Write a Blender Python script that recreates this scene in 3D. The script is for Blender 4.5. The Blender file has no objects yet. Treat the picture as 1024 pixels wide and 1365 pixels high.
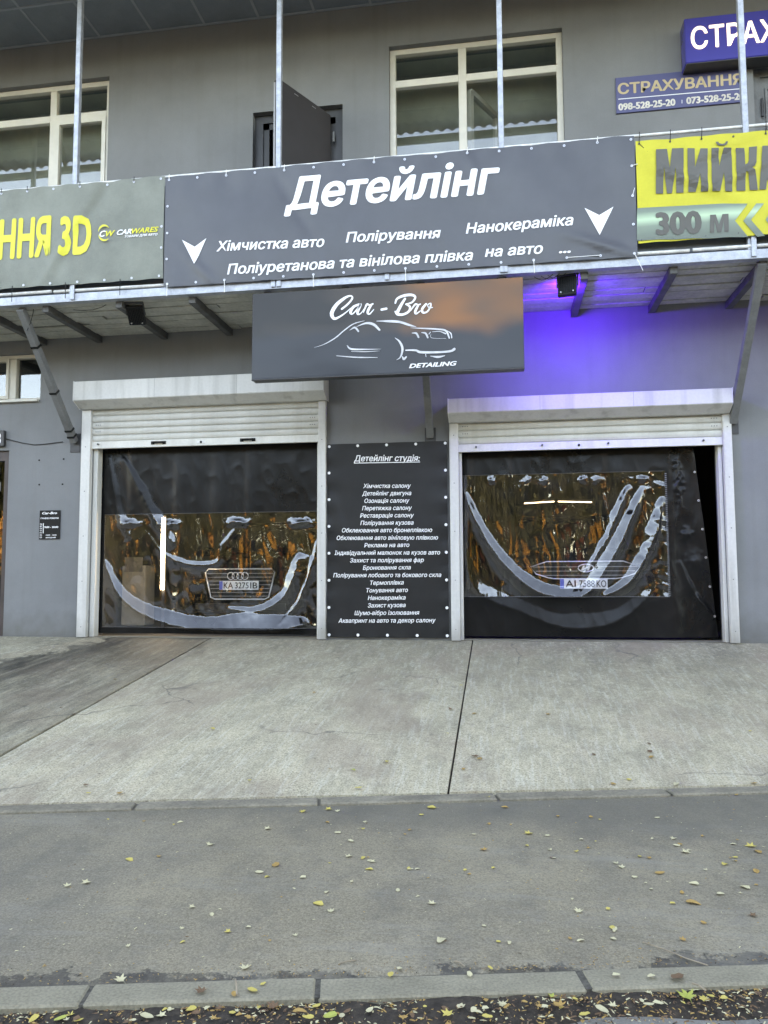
import bpy, bmesh, math, random
import numpy as np
from mathutils import Vector, Matrix, noise
from mathutils.geometry import tessellate_polygon
R_ = math.radians
random.seed(7)
C = bpy.context.scene.collection
SC = bpy.context.scene

# ---------------------------------------------------------------- camera
EYE = Vector((0, -8.3, .72))
YAW, PITCH, ROLL, F, CX, CY = -0.15448559, 0.07906467, -0.00433276, 1025.0, 512.0, 682.5
def cam_axes():
    cy, sy, cp, sp = math.cos(YAW), math.sin(YAW), math.cos(PITCH), math.sin(PITCH)
    f = Vector((sy*cp, cy*cp, sp)); r = Vector((cy, -sy, 0)); u = r.cross(f)
    cr, sr = math.cos(ROLL), math.sin(ROLL)
    return cr*r + sr*u, -sr*r + cr*u, f
AX = cam_axes()
cd = bpy.data.cameras.new('camera'); cam = bpy.data.objects.new('camera', cd); C.objects.link(cam)
m = Matrix((AX[0], AX[1], -AX[2])).transposed().to_4x4(); m.translation = EYE
cam.matrix_world = m
cd.sensor_fit = 'VERTICAL'; cd.sensor_height = 24; cd.lens = 24*F/1365; cd.clip_end = 1000; cd.clip_start = .05
SC.camera = cam

# ---------------------------------------------------------------- sky and sun
SUN_EL, SUN_AZ = R_(24.5), R_(12)          # behind the building, a little to the right
w = bpy.data.worlds.new("World"); SC.world = w; w.use_nodes = True
nt = w.node_tree; nt.nodes.clear()
sky = nt.nodes.new('ShaderNodeTexSky'); sky.sky_type = 'NISHITA'; sky.sun_disc = False
sky.sun_elevation = SUN_EL; sky.sun_rotation = SUN_AZ
sky.air_density = .75; sky.dust_density = .8; sky.ozone_density = 4.0
bg = nt.nodes.new('ShaderNodeBackground'); bg.inputs[1].default_value = .15
ou = nt.nodes.new('ShaderNodeOutputWorld')
nt.links.new(sky.outputs[0], bg.inputs[0]); nt.links.new(bg.outputs[0], ou.inputs[0])
sd = bpy.data.lights.new('sun', 'SUN'); sd.energy = 2.1; sd.angle = R_(.5); sd.color = (1, .96, .91)
so = bpy.data.objects.new('sun', sd); C.objects.link(so)
sdir = Vector((math.sin(SUN_AZ)*math.cos(SUN_EL), math.cos(SUN_AZ)*math.cos(SUN_EL), math.sin(SUN_EL)))
so.rotation_euler = sdir.to_track_quat('Z', 'Y').to_euler(); so.location = (0, 10, 20)
vs = SC.view_settings; vs.view_transform = 'Standard'; vs.look = 'None'; vs.exposure = 3.78; vs.gamma = 1; vs.use_white_balance = True; vs.white_balance_temperature = 15500; vs.white_balance_tint = 18; vs.use_curve_mapping = False
SC.cycles.max_bounces = 8; SC.cycles.transparent_max_bounces = 8
SC.cycles.use_denoising = True

# ---------------------------------------------------------------- pixel -> plane helpers (measurements read off the photograph)
def ray(px, py): return AX[0]*((px-CX)/F) - AX[1]*((py-CY)/F) + AX[2]
def P(px, py, Y=0.0):
    v = ray(px, py); t = (Y-EYE.y)/v.y; return Vector((EYE.x+v.x*t, Y, EYE.z+v.z*t))
def G(px, py, z=-.58):
    v = ray(px, py); t = (z-EYE.z)/v.z; return Vector((EYE.x+v.x*t, EYE.y+v.y*t, z))

# ---------------------------------------------------------------- materials
def N(nt, t, **k):
    n = nt.nodes.new(t)
    for a, b in k.items(): setattr(n, a, b)
    return n
def mat(name, col, rough=.6, var=.15, scale=6, fine=0, bump=0, bscale=60, metal=0, spec=.5, streak=False, col2=None):
    """principled with mottled colour (object coordinates = metres) and fine relief"""
    m = bpy.data.materials.new(name); m.use_nodes = True; nt = m.node_tree; L = nt.links
    b = nt.nodes['Principled BSDF']
    b.inputs['Roughness'].default_value = rough; b.inputs['Metallic'].default_value = metal
    b.inputs['Specular IOR Level'].default_value = spec
    tc = N(nt, 'ShaderNodeTexCoord'); mp = N(nt, 'ShaderNodeMapping'); L.new(tc.outputs['Object'], mp.inputs[0])
    if streak: mp.inputs['Scale'].default_value = (1, 1, .12)
    nz = N(nt, 'ShaderNodeTexNoise'); nz.inputs['Scale'].default_value = scale; nz.inputs['Detail'].default_value = 7; nz.inputs['Roughness'].default_value = .65
    L.new(mp.outputs[0], nz.inputs['Vector'])
    mx = N(nt, 'ShaderNodeMix', data_type='RGBA')
    c2 = col2 or tuple(c*(1-2*var) for c in col); c1 = tuple(min(1, c*(1+var)) for c in col)
    mx.inputs[6].default_value = (*c2, 1); mx.inputs[7].default_value = (*c1, 1)
    cr = N(nt, 'ShaderNodeMapRange'); cr.inputs[1].default_value = .3; cr.inputs[2].default_value = .7
    L.new(nz.outputs[0], cr.inputs[0]); L.new(cr.outputs[0], mx.inputs[0])
    last = mx.outputs[2]
    if fine:
        n2 = N(nt, 'ShaderNodeTexNoise'); n2.inputs['Scale'].default_value = bscale; n2.inputs['Detail'].default_value = 3
        L.new(tc.outputs['Object'], n2.inputs['Vector'])
        r2 = N(nt, 'ShaderNodeMapRange'); r2.inputs[1].default_value = .35; r2.inputs[2].default_value = .65; r2.inputs[3].default_value = 1-fine; r2.inputs[4].default_value = 1+fine
        L.new(n2.outputs[0], r2.inputs[0])
        ml = N(nt, 'ShaderNodeVectorMath', operation='SCALE'); L.new(last, ml.inputs[0]); L.new(r2.outputs[0], ml.inputs['Scale']); last = ml.outputs[0]
    L.new(last, b.inputs['Base Color'])
    if bump:
        n3 = N(nt, 'ShaderNodeTexNoise'); n3.inputs['Scale'].default_value = bscale; n3.inputs['Detail'].default_value = 5
        L.new(tc.outputs['Object'], n3.inputs['Vector'])
        bp = N(nt, 'ShaderNodeBump'); bp.inputs['Strength'].default_value = 1; bp.inputs['Distance'].default_value = bump
        L.new(n3.outputs[0], bp.inputs['Height']); L.new(bp.outputs[0], b.inputs['Normal'])
    return m
def emit(name, col, s):
    m = bpy.data.materials.new(name); m.use_nodes = True; nt = m.node_tree
    b = nt.nodes['Principled BSDF']; b.inputs['Base Color'].default_value = (*[c*.8 for c in col], 1)
    b.inputs['Emission Color'].default_value = (*col, 1); b.inputs['Emission Strength'].default_value = s
    return m
def clearmat(name, ior, tint, rough=.02, bump=0, bscale=8, haze=0):
    """thin clear sheet: sees through, mirrors by fresnel"""
    m = bpy.data.materials.new(name); m.use_nodes = True; nt = m.node_tree; nt.nodes.clear(); L = nt.links
    o = N(nt, 'ShaderNodeOutputMaterial'); mx = N(nt, 'ShaderNodeMixShader'); t = N(nt, 'ShaderNodeBsdfTransparent'); g = N(nt, 'ShaderNodeBsdfGlossy')
    t.inputs[0].default_value = (*tint, 1); g.inputs['Roughness'].default_value = rough
    fr = N(nt, 'ShaderNodeFresnel'); fr.inputs[0].default_value = ior
    if bump:
        tc = N(nt, 'ShaderNodeTexCoord'); nz = N(nt, 'ShaderNodeTexNoise'); nz.inputs['Scale'].default_value = bscale; nz.inputs['Detail'].default_value = 2
        L.new(tc.outputs['Object'], nz.inputs['Vector'])
        bp = N(nt, 'ShaderNodeBump'); bp.inputs['Distance'].default_value = bump; L.new(nz.outputs[0], bp.inputs['Height'])
        L.new(bp.outputs[0], g.inputs['Normal']); L.new(bp.outputs[0], fr.inputs['Normal'])
    ge = N(nt, 'ShaderNodeNewGeometry'); fm_ = N(nt, 'ShaderNodeMix', data_type='FLOAT'); fm_.inputs[3].default_value = .06
    L.new(ge.outputs['Backfacing'], fm_.inputs[0]); L.new(fr.outputs[0], fm_.inputs[2])
    src = t
    if haze:
        d = N(nt, 'ShaderNodeBsdfDiffuse'); d.inputs[0].default_value = (.5, .5, .48, 1)
        m2 = N(nt, 'ShaderNodeMixShader'); tc = N(nt, 'ShaderNodeTexCoord'); nz = N(nt, 'ShaderNodeTexNoise'); nz.inputs['Scale'].default_value = 5; nz.inputs['Detail'].default_value = 6
        L.new(tc.outputs['Object'], nz.inputs['Vector'])
        r = N(nt, 'ShaderNodeMapRange'); r.inputs[1].default_value = .35; r.inputs[2].default_value = .75; r.inputs[3].default_value = haze*.3; r.inputs[4].default_value = haze*1.6
        L.new(nz.outputs[0], r.inputs[0]); L.new(r.outputs[0], m2.inputs[0]); L.new(t.outputs[0], m2.inputs[1]); L.new(d.outputs[0], m2.inputs[2]); src = m2
    L.new(fm_.outputs[0], mx.inputs[0]); L.new(src.outputs[0], mx.inputs[1]); L.new(g.outputs[0], mx.inputs[2]); L.new(mx.outputs[0], o.inputs[0])
    return m

M = {}
M['wall'] = mat('grey facade paint', (.192, .199, .202), .75, .07, 1.3, .03, .0006, 90)
def dirty(m, zlo, zhi, amt, col, streak=.25):
    nt = m.node_tree; L = nt.links; b = nt.nodes['Principled BSDF']; src = b.inputs['Base Color'].links[0].from_socket
    tc = N(nt, 'ShaderNodeTexCoord'); sx = N(nt, 'ShaderNodeSeparateXYZ'); L.new(tc.outputs['Object'], sx.inputs[0])
    n = N(nt, 'ShaderNodeTexNoise'); n.inputs['Scale'].default_value = 6; n.inputs['Detail'].default_value = 6; L.new(tc.outputs['Object'], n.inputs['Vector'])
    k = N(nt, 'ShaderNodeMath', operation='MULTIPLY_ADD'); L.new(n.outputs[0], k.inputs[0]); k.inputs[1].default_value = -.5; L.new(sx.outputs[2], k.inputs[2])
    r = N(nt, 'ShaderNodeMapRange'); r.inputs[1].default_value = zlo-.25; r.inputs[2].default_value = zhi-.25; r.inputs[3].default_value = amt; r.inputs[4].default_value = 0; L.new(k.outputs[0], r.inputs[0])
    mx = N(nt, 'ShaderNodeMix', data_type='RGBA'); L.new(src, mx.inputs[6]); mx.inputs[7].default_value = (*col, 1); L.new(r.outputs[0], mx.inputs[0])
    mp = N(nt, 'ShaderNodeMapping'); mp.inputs['Scale'].default_value = (9, 9, .5); L.new(tc.outputs['Object'], mp.inputs[0])
    n2 = N(nt, 'ShaderNodeTexNoise'); n2.inputs['Scale'].default_value = 1; n2.inputs['Detail'].default_value = 5; L.new(mp.outputs[0], n2.inputs['Vector'])
    r2 = N(nt, 'ShaderNodeMapRange'); r2.inputs[1].default_value = .52; r2.inputs[2].default_value = .72; r2.inputs[4].default_value = streak; L.new(n2.outputs[0], r2.inputs[0])
    m2 = N(nt, 'ShaderNodeMix', data_type='RGBA'); L.new(mx.outputs[2], m2.inputs[6]); m2.inputs[7].default_value = (*col, 1); L.new(r2.outputs[0], m2.inputs[0])
    L.new(m2.outputs[2], b.inputs['Base Color'])
dirty(M['wall'], .0, .30, .65, (.11, .105, .09), .13)
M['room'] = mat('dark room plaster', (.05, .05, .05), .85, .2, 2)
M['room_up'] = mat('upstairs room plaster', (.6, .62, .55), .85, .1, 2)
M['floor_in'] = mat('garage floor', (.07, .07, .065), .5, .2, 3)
M['white'] = mat('cream white coated metal', (.62, .61, .58), .38, .06, 2.5, .03, .0003, 40, streak=True)
M['slat'] = mat('shutter slat coating', (.68, .67, .62), .42, .07, 3, .03, .0003, 50, streak=True)
M['frame'] = mat('cream window frame', (.66, .63, .56), .45, .06, 4)
M['galv'] = mat('galvanised steel', (.40, .43, .47), .42, .15, 14, .06, .0002, 80, metal=.35)
M['greysteel'] = mat('grey painted steel', (.16, .165, .165), .55, .15, 6, .05)
dirty(M['white'], .0, .3, .5, (.16, .145, .115), .35); dirty(M['slat'], .0, .3, .4, (.3, .28, .23), .22)
M['joist'] = mat('dark joist steel', (.10, .10, .098), .6, .2, 8)
M['plank'] = mat('whitewashed board', (.50, .49, .43), .8, .16, 3, .08, .001, 30)
M['ceil'] = mat('upper ceiling panel', (.20, .235, .26), .8, .08, 3, .04)
M['strip'] = mat('ceiling strip', (.30, .34, .37), .7, .06, 4)
M['corr'] = mat('corrugated roofing sheet', (.55, .57, .58), .6, .1, 3)
M['roof'] = mat('roofing felt', (.08, .08, .08), .9, .2, 2)
M['banner'] = mat('dark grey banner vinyl', (.054, .056, .064), .36, .10, 1.6, .02, .0003, 160, spec=.6)
M['studio'] = mat('charcoal banner vinyl', (.022, .022, .022), .42, .12, 2, .02, .0003, 160, spec=.25)
M['olive'] = mat('olive banner vinyl', (.20, .215, .18), .6, .13, 2.2, .05, .0004, 120)
M['yellow'] = mat('yellow banner vinyl', (.58, .51, .04), .6, .05, 2, .02)
M['yellowink'] = mat('yellow print', (.70, .63, .06), .5, .04, 2)
M['darkink'] = mat('faded dark print', (.10, .095, .08), .5, .08, 3)
M['whiteink'] = mat('white print', (.86, .86, .86), .5, .02, 3)
M['outline'] = mat('light outline print', (.5, .6, .5), .5, .04, 3)
M['goldink'] = mat('gold print', (.55, .42, .25), .5, .05, 3)
M['bluesign'] = mat('blue sign plate', (.075, .085, .20), .4, .04, 2)
M['bluebox'] = mat('blue acrylic face', (.05, .055, .30), .25, .03, 1)
M['litletter'] = emit('lit white letters', (1, .99, .95), .12)
M['darkmetal'] = mat('dark metal', (.04, .04, .042), .4, .1, 5)
M['door'] = mat('brown grey steel door', (.045, .041, .044), .45, .06, 4)
M['dooredge'] = mat('door edge metal', (.30, .30, .30), .4, .06, 4)
M['black'] = mat('black plastic', (.012, .012, .012), .4, .1, 5, spec=.2)
M['tie'] = mat('white cable tie', (.75, .75, .73), .5, .05, 5)
M['eyelet'] = mat('eyelet metal', (.5, .5, .52), .3, .05, 5, metal=.6)
M['tube'] = mat('white tube', (.72, .72, .70), .4, .14, 9, .05)
M['glass'] = clearmat('window glass', 2.1, (.85, .87, .86), .0)
M['clear'] = clearmat('clear pvc', 2.15, (.93, .93, .92), .022, .0010, 7, .02)
M['led'] = emit('led tube glow', (1, 1, 1), 4)
M['led2'] = emit('ceiling strip glow', (1, 1, 1), .45)
M['chrome'] = mat('chrome', (.75, .75, .76), .12, .02, 5, metal=1)
M['chromelit'] = mat('satin chrome', (.85, .85, .86), .3, .02, 5, metal=.5)
M['carblack'] = mat('black car paint', (.012, .012, .014), .15, .05, 3)
M['carbrown'] = mat('dark grey car paint', (.03, .03, .03), .2, .05, 3)
M['tyre'] = mat('tyre rubber', (.02, .02, .02), .8, .1, 8)
M['plate'] = mat('white plate', (.85, .85, .83), .4, .02, 4)
M['plateblue'] = mat('plate blue', (.05, .12, .5), .4, .02, 4)
M['plateyel'] = mat('plate yellow', (.8, .65, .05), .4, .02, 4)
M['ink'] = mat('black ink', (.02, .02, .02), .5, .02, 4)
M['carglass'] = mat('dark car glass', (.01, .011, .012), .05, .02, 4)
M['bark'] = mat('bark', (.09, .07, .055), .9, .3, 12, .1, .004, 30)
M['cardboard'] = mat('grey cardboard', (.3, .3, .27), .7, .1, 5)
M['edging'] = mat('old edging concrete', (.26, .228, .17), .85, .18, 5, .14, .003, 60)
M['kerb'] = mat('kerb concrete', (.275, .245, .175), .82, .13, 4, .16, .002, 110)
M['dirt'] = mat('gutter dirt', (.05, .038, .028), .95, .35, 20, .2, .006, 60)
M['twig'] = mat('dry twig', (.35, .28, .2), .8, .2, 20)

def pvc_black():
    m = mat('black pvc', (.008, .008, .008), .3, .25, 3, 0, .0012, 9, spec=.26)
    nt = m.node_tree; b = nt.nodes['Principled BSDF']
    nz = N(nt, 'ShaderNodeTexNoise'); nz.inputs['Scale'].default_value = 3; nz.inputs['Detail'].default_value = 5
    r = N(nt, 'ShaderNodeMapRange'); r.inputs[1].default_value = .3; r.inputs[2].default_value = .7; r.inputs[3].default_value = .24; r.inputs[4].default_value = .40
    nt.links.new(nz.outputs[0], r.inputs[0]); nt.links.new(r.outputs[0], b.inputs['Roughness'])
    return m
M['pvc'] = pvc_black()

def sign_print_reflection():
    """glossy dark vinyl with slate print and copper tree reflections painted in"""
    m = mat('dark glossy sign vinyl', (.05, .05, .053), .10, .1, 1, spec=.2)
    nt = m.node_tree; b = nt.nodes['Principled BSDF']; L = nt.links
    tc = N(nt, 'ShaderNodeTexCoord'); mp = N(nt, 'ShaderNodeMapping'); mp.inputs['Scale'].default_value = (.7, 1, 1.7); L.new(tc.outputs['Object'], mp.inputs[0])
    nz = N(nt, 'ShaderNodeTexNoise'); nz.inputs['Scale'].default_value = 1.1; nz.inputs['Detail'].default_value = 1.5
    L.new(mp.outputs[0], nz.inputs['Vector'])
    bp = N(nt, 'ShaderNodeBump'); bp.inputs['Distance'].default_value = .02; bp.inputs['Strength'].default_value = .6
    L.new(nz.outputs[0], bp.inputs['Height']); L.new(bp.outputs[0], b.inputs['Normal'])
    # slate print below; brown and copper reflection of trees painted into the colour above
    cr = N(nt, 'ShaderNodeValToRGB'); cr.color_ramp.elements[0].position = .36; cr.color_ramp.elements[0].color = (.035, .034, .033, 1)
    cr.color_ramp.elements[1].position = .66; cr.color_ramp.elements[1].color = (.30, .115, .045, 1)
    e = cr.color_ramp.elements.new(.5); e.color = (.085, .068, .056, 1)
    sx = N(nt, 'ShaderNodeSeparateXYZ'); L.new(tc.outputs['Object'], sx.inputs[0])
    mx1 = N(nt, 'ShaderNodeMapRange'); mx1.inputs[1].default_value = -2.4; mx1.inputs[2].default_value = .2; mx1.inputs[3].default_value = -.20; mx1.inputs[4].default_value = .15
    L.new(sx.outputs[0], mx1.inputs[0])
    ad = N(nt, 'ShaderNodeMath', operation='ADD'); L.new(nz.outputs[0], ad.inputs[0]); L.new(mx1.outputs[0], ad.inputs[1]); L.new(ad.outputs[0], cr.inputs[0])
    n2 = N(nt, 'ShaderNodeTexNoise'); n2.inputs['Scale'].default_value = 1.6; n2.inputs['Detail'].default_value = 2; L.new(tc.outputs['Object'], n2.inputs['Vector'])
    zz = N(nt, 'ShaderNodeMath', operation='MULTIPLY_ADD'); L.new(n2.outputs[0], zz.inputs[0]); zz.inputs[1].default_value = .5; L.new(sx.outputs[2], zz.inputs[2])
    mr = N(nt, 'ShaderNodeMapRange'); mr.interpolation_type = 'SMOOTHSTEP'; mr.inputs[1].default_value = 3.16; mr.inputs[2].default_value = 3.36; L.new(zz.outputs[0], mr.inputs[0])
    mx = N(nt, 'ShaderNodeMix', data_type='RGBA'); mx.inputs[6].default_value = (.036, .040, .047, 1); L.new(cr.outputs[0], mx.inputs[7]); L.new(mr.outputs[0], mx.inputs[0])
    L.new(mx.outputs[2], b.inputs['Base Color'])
    return m
M['signvinyl'] = sign_print_reflection()

def grad_print():
    m = mat('green grey printed band', (.2, .3, .22), .5); nt = m.node_tree; b = nt.nodes['Principled BSDF']; L = nt.links
    tc = N(nt, 'ShaderNodeTexCoord'); sx = N(nt, 'ShaderNodeSeparateXYZ'); L.new(tc.outputs['Object'], sx.inputs[0])
    cr = N(nt, 'ShaderNodeValToRGB'); mr = N(nt, 'ShaderNodeMapRange'); mr.inputs[1].default_value = 3.75; mr.inputs[2].default_value = 4.1
    L.new(sx.outputs[2], mr.inputs[0]); L.new(mr.outputs[0], cr.inputs[0])
    E = cr.color_ramp.elements; E[0].color = (.13, .165, .135, 1); E[1].color = (.10, .12, .105, 1); E[0].position = 0; E[1].position = 1
    e = E.new(.52); e.color = (.42, .62, .42, 1); e = E.new(.33); e.color = (.19, .26, .2, 1); e = E.new(.72); e.color = (.17, .24, .19, 1)
    L.new(cr.outputs[0], b.inputs['Base Color']); return m
M['band'] = grad_print()

def ground_mat(kind):
    m = bpy.data.materials.new(kind); m.use_nodes = True; nt = m.node_tree; L = nt.links; b = nt.nodes['Principled BSDF']
    tc = N(nt, 'ShaderNodeTexCoord'); sx = N(nt, 'ShaderNodeSeparateXYZ'); L.new(tc.outputs['Object'], sx.inputs[0])
    def noise_(s, d=5, r=.6, sc=None, lo=0, hi=1, a=.3, z=.7):
        n = N(nt, 'ShaderNodeTexNoise'); n.inputs['Scale'].default_value = s; n.inputs['Detail'].default_value = d; n.inputs['Roughness'].default_value = r
        if sc:
            mp = N(nt, 'ShaderNodeMapping'); mp.inputs['Scale'].default_value = sc; L.new(tc.outputs['Object'], mp.inputs[0]); L.new(mp.outputs[0], n.inputs['Vector'])
        else: L.new(tc.outputs['Object'], n.inputs['Vector'])
        q = N(nt, 'ShaderNodeMapRange'); q.inputs[1].default_value = a; q.inputs[2].default_value = z; q.inputs[3].default_value = lo; q.inputs[4].default_value = hi
        L.new(n.outputs[0], q.inputs[0]); return q.outputs[0]
    def math_(op, x, y, z=None):
        n = N(nt, 'ShaderNodeMath', operation=op)
        for i, v in enumerate((x, y, z)):
            if v is None: continue
            if isinstance(v, (int, float)): n.inputs[i].default_value = v
            else: L.new(v, n.inputs[i])
        return n.outputs[0]
    def mix(f, a, c):
        n = N(nt, 'ShaderNodeMix', data_type='RGBA')
        if isinstance(f, (int, float)): n.inputs[0].default_value = f
        else: L.new(f, n.inputs[0])
        for i, v in ((6, a), (7, c)):
            if isinstance(v, tuple): n.inputs[i].default_value = (*v, 1)
            else: L.new(v, n.inputs[i])
        return n.outputs[2]
    def scale(c, f):
        n = N(nt, 'ShaderNodeVectorMath', operation='SCALE'); L.new(c, n.inputs[0]); L.new(f, n.inputs['Scale']); return n.outputs[0]
    def vor(s, lo, hi, a, z):
        v = N(nt, 'ShaderNodeTexVoronoi'); v.inputs['Scale'].default_value = s; L.new(tc.outputs['Object'], v.inputs['Vector'])
        q = N(nt, 'ShaderNodeMapRange'); q.inputs[1].default_value = a; q.inputs[2].default_value = z; q.inputs[3].default_value = lo; q.inputs[4].default_value = hi
        L.new(v.outputs['Distance'], q.inputs[0]); return q.outputs[0], v
    if kind == 'asphalt':
        c = mix(noise_(1.1, 8, .7), (.225, .19, .132), (.315, .265, .183))
        c = mix(noise_(.5, 3, .6, None, 0, .35, .45, .7), c, (.125, .12, .105))
        c = scale(c, noise_(120, 4, .7, None, .6, 1.42))
        f, v = vor(210, 1.28, .93, .05, .4); c = scale(c, f)
        # pale grit flecks
        f2, v2 = vor(38, 1, 0, .03, .07); c = mix(math_('MULTIPLY', f2, noise_(3, 2, .5, None, 0, 1, .45, .6)), c, (.5, .48, .42))
        # earth washed against the kerb
        t = math_('SUBTRACT', sx.outputs[1], math_('MULTIPLY_ADD', sx.outputs[0], .2088, -5.639))
        edge = math_('MULTIPLY', noise_(2.0, 6, .75, None, -.03, .17, .40, .70), 1.0)
        k = N(nt, 'ShaderNodeMapRange'); k.inputs[1].default_value = -.006; k.inputs[2].default_value = .012; L.new(math_('SUBTRACT', edge, t), k.inputs[0])
        c = mix(math_('MULTIPLY', k.outputs[0], noise_(9, 5, .7, None, .4, .95, .3, .6)), c, (.045, .040, .034))
        c = mix(noise_(4.5, 6, .75, (1, .6, 1), 0, .5, .45, .7), c, (.115, .108, .092)); c = mix(noise_(2.2, 7, .8, (.4, 1.6, 1), 0, .45, .5, .68), c, (.30, .285, .24))
        bk = N(nt, 'ShaderNodeMapRange'); bk.inputs[1].default_value = .75; bk.inputs[2].default_value = 1.05; L.new(math_('ADD', math_('MULTIPLY_ADD', sx.outputs[0], -.0234, math_('ADD', sx.outputs[1], 5.1)), noise_(1.5, 5, .6, None, -.12, .12)), bk.inputs[0]); c = mix(math_('MULTIPLY', bk.outputs[0], .55), c, (.12, .114, .095))
        bd = .0022
    elif kind == 'concrete':
        c = mix(noise_(1.6, 8, .7), (.36, .31, .22), (.54, .468, .325))
        c = mix(noise_(5, 6, .7, (1, .35, 1), 0, .5, .45, .65), c, (.26, .235, .17))       # drag marks towards the road
        c = mix(noise_(16, 3, .6, (2.2, .14, 1), 0, .6, .5, .68), c, (.56, .53, .42))
        # worn aggregate, rougher towards the road
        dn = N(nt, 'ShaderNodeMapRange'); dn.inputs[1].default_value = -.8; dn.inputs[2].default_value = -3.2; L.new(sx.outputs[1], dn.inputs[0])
        f, v = vor(75, .55, 1.22, .12, .5)
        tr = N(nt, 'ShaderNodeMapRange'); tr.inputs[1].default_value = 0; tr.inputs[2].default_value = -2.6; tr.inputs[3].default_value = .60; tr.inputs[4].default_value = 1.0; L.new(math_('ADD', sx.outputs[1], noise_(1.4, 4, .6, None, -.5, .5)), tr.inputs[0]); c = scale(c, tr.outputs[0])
        one = math_('MULTIPLY', dn.outputs[0], noise_(2.3, 4, .6, None, .35, 1, .3, .6))
        mul = math_('ADD', math_('MULTIPLY', math_('SUBTRACT', f, 1.0), one), 1.0); c = scale(c, mul)
        c = scale(c, noise_(75, 5, .75, None, .62, 1.36)); c = mix(math_('MULTIPLY', noise_(22, 7, .85, (1, .7, 1), 0, .75, .50, .63), noise_(1.7, 4, .6, None, .25, 1, .35, .6)), c, (.64, .57, .42)); c = mix(math_('MULTIPLY', noise_(31, 7, .85, None, 0, .68, .53, .65), noise_(2.1, 4, .6, None, .3, 1, .35, .6)), c, (.13, .12, .095)); c = mix(noise_(5, 6, .75, (1, .5, 1), 0, .35, .50, .66), c, (.23, .2, .15))
        c = mix(noise_(1.1, 4, .6, None, 0, .45, .5, .64), c, (.32, .24, .18))              # rusty tint
        nz = N(nt, 'ShaderNodeTexNoise'); nz.inputs['Scale'].default_value = 2.5; nz.inputs['Detail'].default_value = 6; L.new(tc.outputs['Object'], nz.inputs['Vector'])
        va = N(nt, 'ShaderNodeVectorMath', operation='MULTIPLY_ADD'); L.new(nz.outputs['Color'], va.inputs[0]); va.inputs[1].default_value = (.5, .5, 0); L.new(tc.outputs['Object'], va.inputs[2])
        vc = N(nt, 'ShaderNodeTexVoronoi', feature='DISTANCE_TO_EDGE'); vc.inputs['Scale'].default_value = .55; L.new(va.outputs[0], vc.inputs['Vector'])
        ck = N(nt, 'ShaderNodeMapRange'); ck.inputs[1].default_value = .0; ck.inputs[2].default_value = .006; ck.inputs[3].default_value = .75; ck.inputs[4].default_value = 0; L.new(vc.outputs['Distance'], ck.inputs[0])
        c = mix(math_('MULTIPLY', ck.outputs[0], noise_(.9, 2, .5, None, 0, 1, .48, .56)), c, (.12, .11, .09))
        c = mix(noise_(7, 3, .5, None, 0, .55, .70, .76), c, (.15, .14, .115))             # oil spots
        # damp run from the left garage: between two slanted lines
        a = math_('ADD', sx.outputs[0], math_('MULTIPLY', sx.outputs[1], -.38))              # x - .38 y
        wob = noise_(2.2, 8, .75, None, -.34, .34, .3, .7)
        a = math_('ADD', a, wob)
        k1 = N(nt, 'ShaderNodeMapRange'); k1.inputs[1].default_value = -4.52; k1.inputs[2].default_value = -4.42; L.new(a, k1.inputs[0])
        k2 = N(nt, 'ShaderNodeMapRange'); k2.inputs[1].default_value = -3.262; k2.inputs[2].default_value = -3.272; L.new(sx.outputs[0], k2.inputs[0])
        k3 = N(nt, 'ShaderNodeMapRange'); k3.inputs[1].default_value = -4.15; k3.inputs[2].default_value = -3.2; k3.inputs[3].default_value = 1; k3.inputs[4].default_value = .58; L.new(a, k3.inputs[0])
        wet = math_('MULTIPLY', math_('MULTIPLY', k1.outputs[0], k2.outputs[0]), math_('MULTIPLY', k3.outputs[0], noise_(3.5, 6, .7, (2.6, .35, 1), .45, 1.0, .36, .58)))
        # narrow damp tongue by the threshold
        tt = N(nt, 'ShaderNodeMapRange'); tt.inputs[1].default_value = -1.1; tt.inputs[2].default_value = -.05; L.new(sx.outputs[1], tt.inputs[0])
        kx = N(nt, 'ShaderNodeMapRange'); kx.inputs[1].default_value = -2.75; kx.inputs[2].default_value = -3.1; L.new(sx.outputs[0], kx.inputs[0])
        t2 = math_('MULTIPLY', math_('MULTIPLY', tt.outputs[0], kx.outputs[0]), math_('MULTIPLY', math_('SUBTRACT', 1.0, k2.outputs[0]), noise_(4, 4, .6, (2, .3, 1), 0, .9, .45, .6)))
        wet = math_('MAXIMUM', wet, t2)
        c = mix(wet, c, scale(c, N_const(nt, .13)))
        rg = N(nt, 'ShaderNodeMapRange'); rg.inputs[3].default_value = .85; rg.inputs[4].default_value = .5; L.new(wet, rg.inputs[0]); L.new(rg.outputs[0], b.inputs['Roughness'])
        bd = .0025
    elif kind == 'road':
        c = mix(noise_(1.3, 8, .7), (.2, .197, .175), (.27, .26, .23)); c = scale(c, noise_(140, 4, .7, None, .75, 1.25)); bd = .003
    elif kind == 'earth':
        c = mix(noise_(.8, 8, .7), (.05, .06, .035), (.09, .095, .06)); bd = .02
    L.new(c, b.inputs['Base Color'])
    if kind != 'concrete': b.inputs['Roughness'].default_value = .85
    n = N(nt, 'ShaderNodeTexNoise'); n.inputs['Scale'].default_value = 130; n.inputs['Detail'].default_value = 4; L.new(tc.outputs['Object'], n.inputs['Vector'])
    bp = N(nt, 'ShaderNodeBump'); bp.inputs['Distance'].default_value = bd; L.new(n.outputs[0], bp.inputs['Height']); L.new(bp.outputs[0], b.inputs['Normal'])
    return m
def N_const(nt, v):
    n = nt.nodes.new('ShaderNodeValue'); n.outputs[0].default_value = v; return n.outputs[0]
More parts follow.
